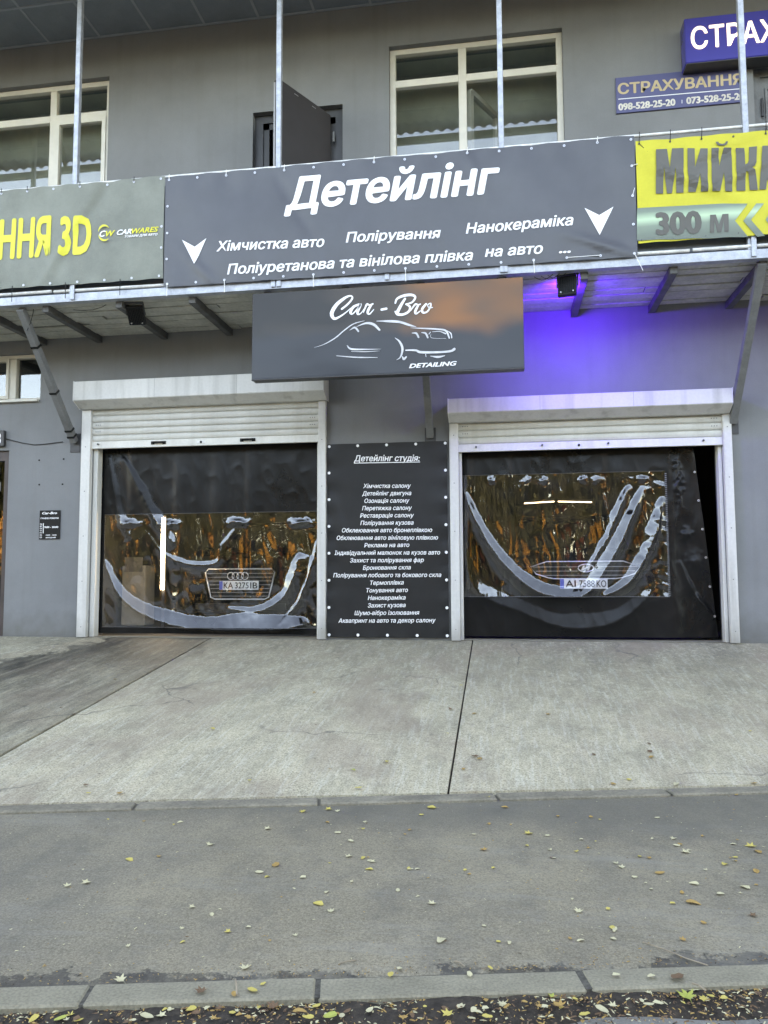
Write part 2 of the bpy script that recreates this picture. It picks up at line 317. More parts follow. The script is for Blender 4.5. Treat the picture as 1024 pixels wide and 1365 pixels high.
for k in ('asphalt', 'concrete', 'road', 'earth'): M[k] = ground_mat(k)

# ---------------------------------------------------------------- object helpers
WL = {}
def link(name, data, parent=None, loc=(0, 0, 0), label=None, cat=None, group=None, kind=None):
    o = bpy.data.objects.new(name, data); C.objects.link(o); loc = Vector(loc)
    if parent is not None:
        o.parent = parent; o.location = loc - WL[parent.name]
    else: o.location = loc
    WL[o.name] = loc
    if label: o['label'] = label
    if cat: o['category'] = cat
    if group: o['group'] = group
    if kind: o['kind'] = kind
    return o
def thing(name, label, cat, loc=(0, 0, 0), group=None): return link(name, None, None, loc, label, cat, group)

class MB:
    def __init__(s): s.v = []; s.f = []; s.mi = []; s.cur = 0
    def quad(s, a, b, c, d):
        n = len(s.v); s.v += [tuple(a), tuple(b), tuple(c), tuple(d)]; s.f.append((n, n+1, n+2, n+3)); s.mi.append(s.cur)
    def box(s, x0, x1, y0, y1, z0, z1):
        n = len(s.v)
        s.v += [(x0,y0,z0),(x1,y0,z0),(x1,y1,z0),(x0,y1,z0),(x0,y0,z1),(x1,y0,z1),(x1,y1,z1),(x0,y1,z1)]
        for f in ((0,3,2,1),(4,5,6,7),(0,1,5,4),(1,2,6,5),(2,3,7,6),(3,0,4,7)): s.f.append(tuple(n+i for i in f)); s.mi.append(s.cur)
        return s
    def bar(s, a, b, wx, wz, up=(0, 0, 1)):
        """box section bar from a to b"""
        a, b = Vector(a), Vector(b); d = (b-a).normalized(); r = d.cross(Vector(up))
        if r.length < 1e-4: r = d.cross(Vector((1, 0, 0)))
        r.normalize(); u = r.cross(d).normalized(); n = len(s.v)
        for p in (a, b):
            for i, j in ((-1,-1),(1,-1),(1,1),(-1,1)): s.v.append(tuple(p + r*i*wx/2 + u*j*wz/2))
        for f in ((0,3,2,1),(4,5,6,7),(0,1,5,4),(1,2,6,5),(2,3,7,6),(3,0,4,7)): s.f.append(tuple(n+i for i in f)); s.mi.append(s.cur)
        return s
    def tube(s, pts, r, seg=8, close=False):
        pts = [Vector(p) for p in pts]; n0 = len(s.v); K = len(pts)
        for i, p in enumerate(pts):
            d = (pts[(i+1) % K]-pts[i-1]) if close else (pts[min(i+1, K-1)]-pts[max(i-1, 0)])
            d.normalize(); a = d.cross(Vector((0, 0, 1)));
            if a.length < 1e-3: a = d.cross(Vector((1, 0, 0)))
            a.normalize(); b = d.cross(a); rr = r[i] if isinstance(r, (list, tuple)) else r
            for k in range(seg):
                t = 2*math.pi*k/seg; s.v.append(tuple(p + a*math.cos(t)*rr + b*math.sin(t)*rr))
        for i in range(K if close else K-1):
            for k in range(seg):
                j = (i+1) % K
                s.f.append((n0+i*seg+k, n0+i*seg+(k+1) % seg, n0+j*seg+(k+1) % seg, n0+j*seg+k)); s.mi.append(s.cur)
        if not close:
            s.f.append(tuple(n0+k for k in range(seg))[::-1]); s.f.append(tuple(n0+(K-1)*seg+k for k in range(seg))); s.mi += [s.cur]*2
        return s
    def prism(s, poly, y0, y1):
        """polygon in (x,z) extruded between y0 and y1"""
        n = len(s.v); K = len(poly)
        for y in (y0, y1):
            for x, z in poly: s.v.append((x, y, z))
        tri = tessellate_polygon([[Vector((x, z, 0)) for x, z in poly]])
        for t in tri:
            s.f.append(tuple(n+i for i in t)); s.f.append(tuple(n+K+i for i in t[::-1])); s.mi += [s.cur]*2
        for i in range(K):
            j = (i+1) % K; s.f.append((n+i, n+j, n+K+j, n+K+i)); s.mi.append(s.cur)
        return s
    def mesh(s, name, mats, smooth=False, bevel=0, fix=True):
        me = bpy.data.meshes.new(name); me.from_pydata(s.v, [], s.f)
        for m_ in (mats if isinstance(mats, (list, tuple)) else [mats]): me.materials.append(m_)
        me.polygons.foreach_set('material_index', s.mi)
        if fix or bevel:
            bm = bmesh.new(); bm.from_mesh(me)
            if bevel:
                bmesh.ops.remove_doubles(bm, verts=bm.verts, dist=1e-5)
                bmesh.ops.bevel(bm, geom=[e for e in bm.edges if e.is_manifold and e.calc_face_angle(0) > .5], offset=bevel, segments=1, affect='EDGES', clamp_overlap=True)
            bmesh.ops.recalc_face_normals(bm, faces=bm.faces); bm.to_mesh(me); bm.free()
        if smooth: me.polygons.foreach_set('use_smooth', [True]*len(me.polygons))
        me.update(); return me
    def obj(s, name, mats, parent=None, smooth=False, bevel=0, loc=(0, 0, 0), fix=True, **k):
        return link(name, s.mesh(name, mats, smooth, bevel, fix), parent, loc, **k)
def meshobj(name, v, f, m_, parent=None, smooth=False, loc=(0, 0, 0), **k):
    me = bpy.data.meshes.new(name); me.from_pydata(v, [], f); me.materials.append(m_)
    if smooth: me.polygons.foreach_set('use_smooth', [True]*len(me.polygons))
    me.update(); return link(name, me, parent, loc, **k)
def atloc(poly, o): return [(x-o[0], z-o[1]) for x, z in poly]

# value noise on arrays
_rs = np.random.RandomState(3); _tab = _rs.rand(256, 256)
def vn(x, y, seed=0):
    x = np.asarray(x, float)+seed*17.3; y = np.asarray(y, float)+seed*9.7
    xi = np.floor(x).astype(int); yi = np.floor(y).astype(int); fx = x-xi; fy = y-yi
    fx = fx*fx*fx*(fx*(fx*6-15)+10); fy = fy*fy*fy*(fy*(fy*6-15)+10)
    g = lambda a, b: _tab[a % 256, b % 256]
    return (g(xi, yi)*(1-fx)+g(xi+1, yi)*fx)*(1-fy)+(g(xi, yi+1)*(1-fx)+g(xi+1, yi+1)*fx)*fy-.5

# ---------------------------------------------------------------- lettering
_capH = None
def text_raw(body, bold=0, shear=0):
    v, f = _text_raw(body, shear)
    if not bold: return v, f
    n = len(v); V, Fc = [], []
    for k, (dx, dy) in enumerate(((0, 0), (-1, 0), (1, 0), (0, .7), (0, -.7), (.7, .5), (-.7, -.5), (.7, -.5), (-.7, .5))):
        V.append(v+np.array([dx*bold, dy*bold, .00012*k])); Fc += [tuple(i+k*n for i in q) for q in f]
    return np.concatenate(V), Fc
_tc = {}
def _text_raw(body, shear):
    bold = 0
    if (body, shear) in _tc: return _tc[body, shear]
    c = bpy.data.curves.new('t', 'FONT'); c.body = body; c.shear = shear; c.resolution_u = 3; c.fill_mode = 'NONE' if hasattr(c, 'fill_mode') else 0
    o = bpy.data.objects.new('t', c); C.objects.link(o); bpy.context.view_layer.update()
    me = o.to_mesh(); pv = [Vector((p.co.x, p.co.y, 0)) for p in me.vertices]; nb = {}
    for e in me.edges:
        a, b_ = e.vertices; nb.setdefault(a, []).append(b_); nb.setdefault(b_, []).append(a)
    loops, seen = [], set()
    for st in sorted(nb):
        if st in seen: continue
        lp = [st]; seen.add(st); cur = max(nb[st]) if st+1 not in nb[st] else st+1
        while cur not in seen:
            lp.append(cur); seen.add(cur); nx_ = [q for q in nb[cur] if q not in seen]
            if not nx_: break
            cur = nx_[0]
        if len(lp) > 2: loops.append([pv[q] for q in lp])
    o.to_mesh_clear(); bpy.data.objects.remove(o); bpy.data.curves.remove(c)
    area = lambda lp: sum(lp[k-1].x*lp[k].y-lp[k].x*lp[k-1].y for k in range(len(lp)))/2
    def inside(p, lp):
        r = False
        for k in range(len(lp)):
            a, b_ = lp[k-1], lp[k]
            if (a.y > p.y) != (b_.y > p.y) and p.x < (b_.x-a.x)*(p.y-a.y)/(b_.y-a.y)+a.x: r = not r
        return r
    ish = lambda l: any(k is not l and abs(area(k)) > abs(area(l)) and all(inside(p, k) for p in l) for k in loops)
    holes_ = [l for l in loops if ish(l)]; outer = [l for l in loops if not any(l is h for h in holes_)]
    V, f, n = [], [], 0
    for gi, l in enumerate(outer):
        grp = [l]+[h for h in holes_ if all(inside(p, l) for p in h)]
        for t in tessellate_polygon(grp): f.append(tuple(n+q for q in t))
        for g_ in grp:
            for p in g_: V.append((p.x, p.y, (gi % 4)*.00003)); n += 1
    v = np.array(V)
    _tc[body, shear] = (v, f); return v, f
def lettering(name, body, pl, pr, cap, m_, parent, bold=0, shear=0, surf=None, Y=None, off=.004, grid=0, capbody='Н', label=None, world=False):
    """fit text: baseline-left, baseline-right and height of a capital; points are pixels unless world"""
    hv, _ = text_raw(capbody, bold, shear); ch = hv[:, 1].max(); lo = min(0, hv[:, 1].min())
    v, f = text_raw(body, bold, shear)
    if world: A, B, H = Vector(pl), Vector(pr), cap
    else:
        A, B = P(*pl, Y), P(*pr, Y); H = abs(P(pl[0], pl[1]-cap, Y).z - A.z)
    x0, x1 = v[:, 0].min(), v[:, 0].max()
    X = A.x + (v[:, 0]-x0)/(x1-x0)*(B.x-A.x); Zb = A.z + (B.z-A.z)*(v[:, 0]-x0)/(x1-x0)
    Z = Zb + (v[:, 1]-lo*0)/ch*H
    yb = A.y if world else Y
    verts = [(x, yb-off, z) for x, z in zip(X, Z)]; lay = list(v[:, 2])
    return flatprint(name, verts, f, m_, parent, surf, off, grid, label, lay)
def flatprint(name, verts, faces, m_, parent, surf=None, off=.004, grid=0, label=None, lay=None):
    yref = verts[0][1]
    if lay: verts = [(x, y-l, z) for (x, y, z), l in zip(verts, lay)]
    me = bpy.data.meshes.new(name); me.from_pydata(verts, [], faces); me.materials.append(m_)
    bm = bmesh.new(); bm.from_mesh(me)
    if grid:
        xs = [v.co.x for v in bm.verts]; zs = [v.co.z for v in bm.verts]
        for ax, lo, hi in ((0, min(xs), max(xs)), (2, min(zs), max(zs))):
            p = math.ceil(lo/grid)*grid
            while p < hi:
                co = [0, 0, 0]; co[ax] = p; no = [0, 0, 0]; no[ax] = 1
                bmesh.ops.bisect_plane(bm, geom=bm.verts[:]+bm.edges[:]+bm.faces[:], plane_co=co, plane_no=no); p += grid
    if surf:
        for v in bm.verts: v.co.y = float(surf(v.co.x, v.co.z)) - off + ((v.co.y-yref) if lay else 0)
    for f in bm.faces:
        f.normal_update()
        if f.normal.y > 0: f.normal_flip()
    bm.to_mesh(me); bm.free(); me.update()
    o = link(name, me, parent, (0, 0, 0)); 
    if label: o['label'] = label
    return o
def polyprint(name, polys, m_, parent, conv, surf=None, off=.004, grid=0, label=None):
    V, Fc = [], []
    for poly in polys:
        w_ = [conv(*p) for p in poly]; n = len(V); V += [tuple(p) for p in w_]
        for t in tessellate_polygon([[Vector((p.x, p.z, 0)) for p in w_]]): Fc.append(tuple(n+i for i in t))
    if surf is None: V = [(x, y-off, z) for x, y, z in V]
    return flatprint(name, V, Fc, m_, parent, surf, off, grid, label)
def catmull(pts, n=7):
    out = []; p = [pts[0]]+list(pts)+[pts[-1]]
    for i in range(1, len(p)-2):
        a, b, c, d = (np.array(q, float) for q in p[i-1:i+3])
        for k in range(n):
            t = k/n; out.append(.5*((2*b)+(-a+c)*t+(2*a-5*b+4*c-d)*t*t+(-a+3*b-3*c+d)*t**3))
    out.append(np.array(pts[-1], float)); return out
def ribbons(name, strokes, m_, parent, conv, off=.004, label=None):
    V, Fc = [], []
    for si, st in enumerate(strokes):
        q = catmull(st); n0 = len(V); K = len(q)
        for i, p in enumerate(q):
            a = q[max(i-1, 0)]; b = q[min(i+1, K-1)]; d = (b-a)[:2]; l = np.hypot(*d) or 1; nx, ny = -d[1]/l, d[0]/l
            wd = max(p[2], 1)/2
            for s_ in (1, -1):
                w_ = conv(p[0]+nx*wd*s_, p[1]+ny*wd*s_); V.append((w_.x, w_.y-off-si*.00025, w_.z))
        for i in range(K-1): Fc.append((n0+2*i, n0+2*i+1, n0+2*i+3, n0+2*i+2))
        for i, sg in ((0, -1), (K-1, 1)):       # round ends
            p = q[i]; o_ = q[1] if i == 0 else q[K-2]; ang = math.atan2(p[1]-o_[1], p[0]-o_[0]); n1 = len(V)
            for k in range(7):
                t = ang-math.pi/2+math.pi*k/6; w_ = conv(p[0]+math.cos(t)*p[2]/2, p[1]+math.sin(t)*p[2]/2); V.append((w_.x, w_.y-off-si*.00025, w_.z))
            Fc.append(tuple(range(n1, n1+7)))
    return flatprint(name, V, Fc, m_, parent, None, off, 0, label)

# shared small meshes
def ring_mesh(r1, r2, seg=10, th=.004):
    b = MB(); 
    for k in range(seg):
        a, c = 2*math.pi*k/seg, 2*math.pi*(k+1)/seg
        p = lambda r, t, y: (r*math.cos(t), y, r*math.sin(t))
        b.quad(p(r1, a, -th), p(r2, a, -th), p(r2, c, -th), p(r1, c, -th)); b.quad(p(r2, a, -th), p(r2, a, 0), p(r2, c, 0), p(r2, c, -th))
        b.quad(p(r1, a, 0), p(r1, a, -th), p(r1, c, -th), p(r1, c, 0))
    return b.mesh('eyelet', M['eyelet'])
EYE_M = ring_mesh(.005, .012)
EYE_DISC = MB().tube([(0, -.005, 0), (0, 0, 0)], .016, 10).mesh('eyelet', M['whiteink'], smooth=False)

# ================================================================ BUILDING
bld = thing('garage_building', 'two storey grey building with two roller shutter garages and a balcony', 'building', (0, 0, 0))
XL, XR = -9.0, 6.6
GL = (-4.745, -2.02); GR = (-.47, 2.24)
holes = [(GL[0], GL[1], 0, 2.75), (GR[0], GR[1], 0, 2.42), (-7.3, -4.655, 5.15, 6.765), (-1.212, .732, 5.15, 6.75), (-2.83, -1.755, 3.62, 6.115),
         (2.70, 3.75, 3.62, 6.09), (-7.0, -5.44, 2.80, 3.375), (-6.85, -5.82, 0, 2.2)]
xs = sorted({XL, XR, *[h[0] for h in holes], *[h[1] for h in holes]}); zs = sorted({-.8, 7.6, *[h[2] for h in holes], *[h[3] for h in holes]})
def isopen(x, z):
    if x < XL or x > XR or z < -.8 or z > 7.6: return None
    return any(h[0] < x < h[1] and h[2] < z < h[3] for h in holes)
b = MB(); T = .3
for i in range(len(xs)-1):
    for j in range(len(zs)-1):
        x0, x1, z0, z1 = xs[i], xs[i+1], zs[j], zs[j+1]; xm, zm = (x0+x1)/2, (z0+z1)/2
        if isopen(xm, zm): continue
        b.quad((x0, 0, z0), (x1, 0, z0), (x1, 0, z1), (x0, 0, z1)); b.quad((x0, T, z0), (x0, T, z1), (x1, T, z1), (x1, T, z0))
        for dx, dz, q in ((-1, 0, ((x0,0,z0),(x0,0,z1),(x0,T,z1),(x0,T,z0))), (1, 0, ((x1,0,z0),(x1,T,z0),(x1,T,z1),(x1,0,z1))),
                          (0, -1, ((x0,0,z0),(x0,T,z0),(x1,T,z0),(x1,0,z0))), (0, 1, ((x0,0,z1),(x1,0,z1),(x1,T,z1),(x0,T,z1)))):
            xn = xm+dx*((x1-x0)/2+.001); zn = zm+dz*((z1-z0)/2+.001)
            if isopen(xn, zn) is not False: b.quad(*q)
wall = b.obj('facade_wall', M['wall'], bld, fix=False)
b = MB(); b.box(XL, XL+.3, T, 9, -.8, 7.6); b.box(XR-.3, XR, T, 9, -.8, 7.6); b.box(XL, XR, 9, 9.3, -.8, 7.6); b.obj('outer_wall', M['wall'], bld)
def room(name, x0, x1, y0, y1, z0, z1, mats):
    b = MB()
    b.quad((x0,y1,z0),(x1,y1,z0),(x1,y1,z1),(x0,y1,z1)); b.quad((x0,y0,z0),(x0,y1,z0),(x0,y1,z1),(x0,y0,z1)); b.quad((x1,y0,z0),(x1,y0,z1),(x1,y1,z1),(x1,y1,z0))
    b.quad((x0,y0,z1),(x0,y1,z1),(x1,y1,z1),(x1,y0,z1)); b.cur = 1; b.quad((x0,y0,z0),(x1,y0,z0),(x1,y1,z0),(x0,y1,z0))
    return b.obj(name, mats, bld, fix=False)
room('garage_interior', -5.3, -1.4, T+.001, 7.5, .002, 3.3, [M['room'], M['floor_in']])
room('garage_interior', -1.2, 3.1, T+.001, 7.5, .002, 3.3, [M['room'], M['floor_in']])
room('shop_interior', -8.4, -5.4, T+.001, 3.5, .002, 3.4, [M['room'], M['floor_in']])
room('upper_room', -8, -3.4, T+.001, .85, 3.65, 6.95, [M['room_up'], M['room_up']])
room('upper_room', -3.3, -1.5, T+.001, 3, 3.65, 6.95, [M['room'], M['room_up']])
room('upper_room', -1.4, 2.4, T+.001, .85, 3.65, 6.95, [M['room_up'], M['room_up']])
# small drilled plugs left in the wall
pm = MB().tube([(0, -.004, 0), (0, .0, 0)], .011, 7).mesh('wall_plug', M['black'])
for px, py in ((52.5, 613.5), (85, 612), (52.5, 646), (83.5, 645.5)): link('wall_plug', pm, bld, P(px, py, -.001))

# windows -----------------------------------------------------------------
def pane(win, x0, x1, z0, z1, y=.12):
    b = MB(); b.box(x0-.004, x1+.004, y, y+.006, z0-.004, z1+.004); return b.obj('pane', M['glass'], win)
def sash(win, x0, x1, z0, z1, w_=.05, y0=.055, y1=.13):
    b = MB(); b.box(x0, x1, y0, y1, z1-w_, z1); b.box(x0, x1, y0, y1, z0, z0+w_); b.box(x0, x0+w_, y0, y1, z0+w_, z1-w_); b.box(x1-w_, x1, y0, y1, z0+w_, z1-w_)
    s_ = b.obj('sash', M['frame'], win); pane(win, x0+w_, x1-w_, z0+w_, z1-w_, (y0+y1)/2)
def frame(label, x0, x1, z0, z1, vb, hb, w_=.065, y0=.07, y1=.14, sill=None):
    b = MB(); b.box(x0, x1, y0, y1, z1-w_, z1); b.box(x0, x1, y0, y1, z0, z0+w_)
    b.box(x0, x0+w_, y0, y1, z0+w_, z1-w_); b.box(x1-w_, x1, y0, y1, z0+w_, z1-w_)
    for v0, v1, za, zb in vb: b.box(v0, v1, y0, y1, za, zb)
    for h0, h1, xa, xb in hb: b.box(xa, xb, y0, y1, h0, h1)
    wn = b.obj('window', M['frame'], bld, bevel=.004)
    if label: wn['label'] = label
    return wn
w1 = frame('cream framed upper left window', -7.3, -4.655, 5.15, 6.765, [(-5.47, -5.385, 5.215, 6.70), (-6.45, -6.37, 5.215, 6.70)], [(6.295, 6.385, -5.385, -4.72), (6.295, 6.385, -6.37, -5.47), (6.295, 6.385, -7.235, -6.45)])
for a_, c_ in ((-5.385, -4.72), (-6.37, -5.47), (-7.235, -6.45)):
    pane(w1, a_, c_, 6.385, 6.70)
    if a_ == -5.385: sash(w1, a_, c_, 5.215, 6.295)
    else: pane(w1, a_, c_, 5.215, 6.295)
w2 = frame('cream framed upper middle window with inner sash ajar', -1.212, .732, 5.15, 6.75, [(-.425, -.335, 5.215, 6.685)], [(6.29, 6.375, -1.147, -.425), (6.29, 6.375, -.335, .667)])
for a_, c_ in ((-1.147, -.425), (-.335, .667)): pane(w2, a_, c_, 6.375, 6.685); pane(w2, a_, c_, 5.215, 6.29)
# sash standing open into the room behind the right lower pane
b = MB(); L_ = .62; ang = R_(62)
def ip(t, z): return Vector((-.30+math.cos(ang)*t, .17+math.sin(ang)*t, z))
for a_, c_ in (((0, 5.25), (0, 6.22)), ((L_, 5.25), (L_, 6.22)), ((0, 6.22), (L_, 6.22)), ((0, 5.25), (L_, 5.25))): b.bar(ip(*a_), ip(*c_), .06, .06, up=(math.cos(ang), math.sin(ang), 0) if a_[0] == c_[0] else (0, 0, 1))
o_ = b.obj('open_sash', M['frame'], w2)
b = MB(); b.quad(ip(.03, 5.28), ip(L_-.03, 5.28), ip(L_-.03, 6.19), ip(.03, 6.19)); b.obj('pane', M['glass'], w2, fix=False)
w3 = frame('cream framed lower left window behind the brace', -7.0, -5.44, 2.80, 3.375, [(-5.90, -5.81, 2.84, 3.33), (-6.5, -6.42, 2.84, 3.33)], [], w_=.04)
pane(w3, -5.81, -5.48, 2.84, 3.335); sash(w3, -6.42, -5.90, 2.84, 3.335, .035); pane(w3, -6.96, -6.5, 2.84, 3.335)
MB().box(-7.0, -5.45, -.05, .07, 2.775, 2.80).obj('sill', M['frame'], w3)

# doors ---------------------------------------------------------------------
b = MB(); b.box(-2.83+.1, -2.83+.17, .10, .2, 3.62, 6.02); b.box(-1.755-.17, -1.755-.1, .10, .2, 3.62, 6.02); b.box(-2.73, -1.855, .10, .2, 5.95, 6.02)
b.box(-2.83, -2.73, .08, .22, 3.62, 6.02); b.box(-1.855, -1.755, .08, .22, 3.62, 6.02); b.box(-2.83, -1.755, .08, .22, 6.02, 6.115)
ud = b.obj('upper_door', M['darkmetal'], bld, label='dark upper doorway with its steel door standing open')
hx, hy = -1.90, .02; ex, ey = -2.30, -.72; dn = Vector((ex-hx, ey-hy, 0)).normalized(); nn = Vector((dn.y, -dn.x, 0))
if nn.x < 0: nn = -nn
b = MB(); b.bar((hx-nn.x*.035, hy-nn.y*.035, 4.83), (ex-nn.x*.035, ey-nn.y*.035, 4.83), .07, 2.36)
leafd = b.obj('door_leaf', M['door'], ud, bevel=.004)
b = MB(); b.bar((ex-nn.x*.058+dn.x*.004, ey-nn.y*.058+dn.y*.004, 4.0), (ex-nn.x*.058+dn.x*.004, ey-nn.y*.058+dn.y*.004, 5.98), .018, .012, up=(0, 1, 0)); b.obj('edge_strip', M['dooredge'], ud)
b = MB(); b.box(ex-.0, ex+.03, ey-.0, ey+.05, 5.02, 5.10); b.obj('lock_plate', M['eyelet'], ud)
for t_ in (.28, .62):
    p_ = Vector((hx, hy, 0)).lerp(Vector((ex, ey, 0)), 1-t_) + nn*.004; b = MB(); b.bar((p_.x, p_.y, 5.955), (p_.x+dn.x*-.06, p_.y-dn.y*.06, 5.955), .004, .006); b.obj('bolt', M['eyelet'], ud)
for z_ in (5.75, 5.1): MB().tube([(hx+.03, .04, z_-.06), (hx+.03, .04, z_+.06)], .015, 8).obj('hinge', M['greysteel'], ud)
b = MB(); b.box(2.70, 2.79, .08, .2, 3.62, 6.09); b.box(2.79, 3.75, .08, .2, 6.0, 6.09); b.box(3.66, 3.75, .08, .2, 3.62, 6.0)
rd = b.obj('upper_door', M['greysteel'], bld, bevel=.004, label='closed grey upper door at the right edge')
MB().box(2.79, 3.66, .10, .16, 3.62, 6.0).obj('door_leaf', M['greysteel'], rd)
b = MB(); b.box(2.84, 3.61, .08, .10, 5.86, 5.88); b.box(2.84, 2.86, .08, .10, 3.8, 5.86); b.obj('trim', M['greysteel'], rd)
MB().tube([(2.80, .065, 5.55), (2.80, .065, 5.75)], .014, 8).obj('hinge', M['darkmetal'], rd)
b = MB(); b.box(-6.85, -6.77, .04, .12, 0, 2.2); b.box(-5.90, -5.82, .04, .12, 0, 2.2); b.box(-6.77, -5.90, .04, .12, 2.08, 2.2)
ld = b.obj('entrance_door', mat('brown metal frame', (.06, .04, .038), .5), bld)
b = MB(); b.box(-6.77, -5.90, .07, .076, 0.05, 2.08); b.obj('pane', M['glass'], ld)
mp_ = mat('grey paper notice', (.16, .17, .17), .6, .3, 30)
for z0, z1, x0 in ((1.93, 2.0, -6.12), (1.72, 1.83, -6.1), (1.37, 1.5, -6.12), (.72, .86, -6.12), (1.02, 1.1, -6.15)):
    MB().box(x0, x0+.14, .062, .068, z0, z1).obj('notice', mp_, ld)

# ceiling and roof -----------------------------------------------------------
b = MB(); b.box(XL-.3, XR+.3, -1.93, 9.4, 7.42, 7.6)
roof = b.obj('roof', M['roof'], bld)
ZC = 7.275; SPX = .672; x_ = -5.452-SPX*5; pl = MB().box(.012, SPX-.012, .012, .588, 0, .02).mesh('ceiling_panel', M['ceil'], bevel=.003)
ncol = int((XR-x_)/SPX)
for i in range(ncol):
    for j in range(3): link('ceiling_panel', pl, roof, (x_+i*SPX, -.62-.6*j, ZC+random.uniform(-.003, .003)))
b = MB(); b.box(x_, XR, -1.90, 0, ZC+.022, 7.42)
b.obj('ceiling_backing', M['strip'], roof)
sm_ = MB().box(-.014, .014, -1.9, 0, ZC-.006, ZC+.022).mesh('ceiling_strip', M['strip'])
for i in range(ncol+1): link('ceiling_strip', sm_, roof, (x_+i*SPX, 0, 0))
for j in range(4): MB().box(x_, XR, -.02-.6*j-.012, -.02-.6*j+.012, ZC-.010, ZC+.02).obj('ceiling_strip', M['strip'], roof)
b = MB(); b.box(XL, XR, -2.06, -1.98, 6.885, 6.965); b.obj('fascia_beam', M['greysteel'], roof)
for i in range(8): MB().bar((-8.77+2.2*i, -2.02, 6.96), (-8.77+2.2*i, -1.80, 7.36), .05, .05).obj('rafter', M['greysteel'], roof)
V, Fc = [], []; nx = int((XR-XL)/.0255)
for i in range(nx+1):
    x = XL+i*.0255; dz = .022*math.sin(2*math.pi*x/.15)
    V += [(x, -2.12, 7.10+dz), (x, -1.97, 7.17+dz), (x, -1.94, 7.62+dz)]
for i in range(nx):
    for k in (0, 1): Fc.append((3*i+k, 3*i+3+k, 3*i+4+k, 3*i+1+k))
meshobj('corrugated_sheet', V, Fc, M['corr'], roof)

# balcony -------------------------------------------------------------------
b = MB(); b.box(XL, XR, -1.10, 0, 3.558, 3.63)
bal = b.obj('balcony', M['joist'], bld)
PW = .143; base = {}
for ln in (2.2, 2.6, 3.0): base[ln] = MB().box(.004, ln-.004, .010, PW-.010, 0, .018).mesh('plank', M['plank'], bevel=.002)
for r in range(8):
    x = XL+random.uniform(0, 1.5)
    while x < XR-2.2:
        ln = random.choice((2.2, 2.6, 3.0)); o_ = link('plank', base[ln], bal, (x, -.002-PW*(r+1)*.975, 3.528+random.uniform(-.010, .006))); o_.rotation_euler = (random.uniform(-.05, .05), 0, 0); x += ln
jm = MB().box(-.035, .035, -1.10, -.002, 3.45, 3.527).mesh('joist', M['joist'], bevel=.003)
for x in (-8.0, -7.2, -6.2, -5.40, -4.69, -3.872, -3.08, -2.29, -1.50, -.75, .03, .785, 1.585, 2.36, 3.15, 3.95, 4.75): link('joist', jm, bal, (x, 0, 0))
b = MB(); b.box(XL, XR, -1.175, -1.10, 3.515, 3.60); b.box(XL, XR, -1.178, -1.175, 3.515, 3.523); b.obj('edge_beam', M['galv'], bal, bevel=.003)
PXs = [-8.76, -6.56, -4.36, -2.166, .038, 2.238, 4.44]
pmesh = MB().box(-.026, .026, -1.172, -1.12, 3.601, 7.30).mesh('post', M['galv'], bevel=.004)
for x in PXs: link('post', pmesh, bal, (x, 0, 0))
stub = MB().box(-.022, .022, -1.192, -1.179, 3.53, 3.72).mesh('post_bracket', M['galv'], bevel=.002)
for x in PXs: link('post_bracket', stub, bal, (x+.02, 0, 0))
for px in (364, 516, 670): link('post_bracket', stub, bal, (P(px, 375, -1.19).x, 0, 0))
b = MB(); b.tube([(XL, -1.15, 4.775), (XR, -1.15, 4.765)], .015, 8); b.obj('handrail', M['tube'], bal, smooth=True)
x = XL
while x < XR-1:
    ln = random.uniform(.9, 1.5); MB().tube([(x+.015, -1.165, 3.635), (x+ln-.015, -1.165, 3.635+random.uniform(-.006, .006))], .017, 8).obj('white_tube', M['tube'], bal, smooth=True); x += ln
b = MB(); b.box(XL, XR, -1.112, -1.105, 3.64, 4.70); b.obj('side_sheet', mat('blue grey balcony sheet', (.10, .12, .135), .5, .08, 2), bal)
def brace(bx, bz, tx):
    a = Vector((bx, -.03, bz)); t = Vector((tx, -1.10, 3.50))
    o = MB().bar(a, t, .075, .075, up=(1, 0, 0)).obj('brace', M['greysteel'], bal, bevel=.004)
    return a, t
for bx, bz, tx in ((-4.965, 2.27, -4.97), (-.775, 2.2, -.76), (2.345, 2.25, 2.345), (-8.1, 2.25, -8.1), (5.6, 2.25, 5.6)):
    a, t = brace(bx, bz, tx)
    MB().box(bx-.06, bx+.06, -.012, 0, bz-.12, bz+.1).obj('foot_plate', M['darkmetal'], bal)
    if bx == -4.965:
        for q in (.05, .10, .40, .74):
            p = a.lerp(t, q); d = (t-a).normalized()*.012; MB().bar(p-d, p+d, .084, .084, up=(1, 0, 0)).obj('strap', M['black'], bal)

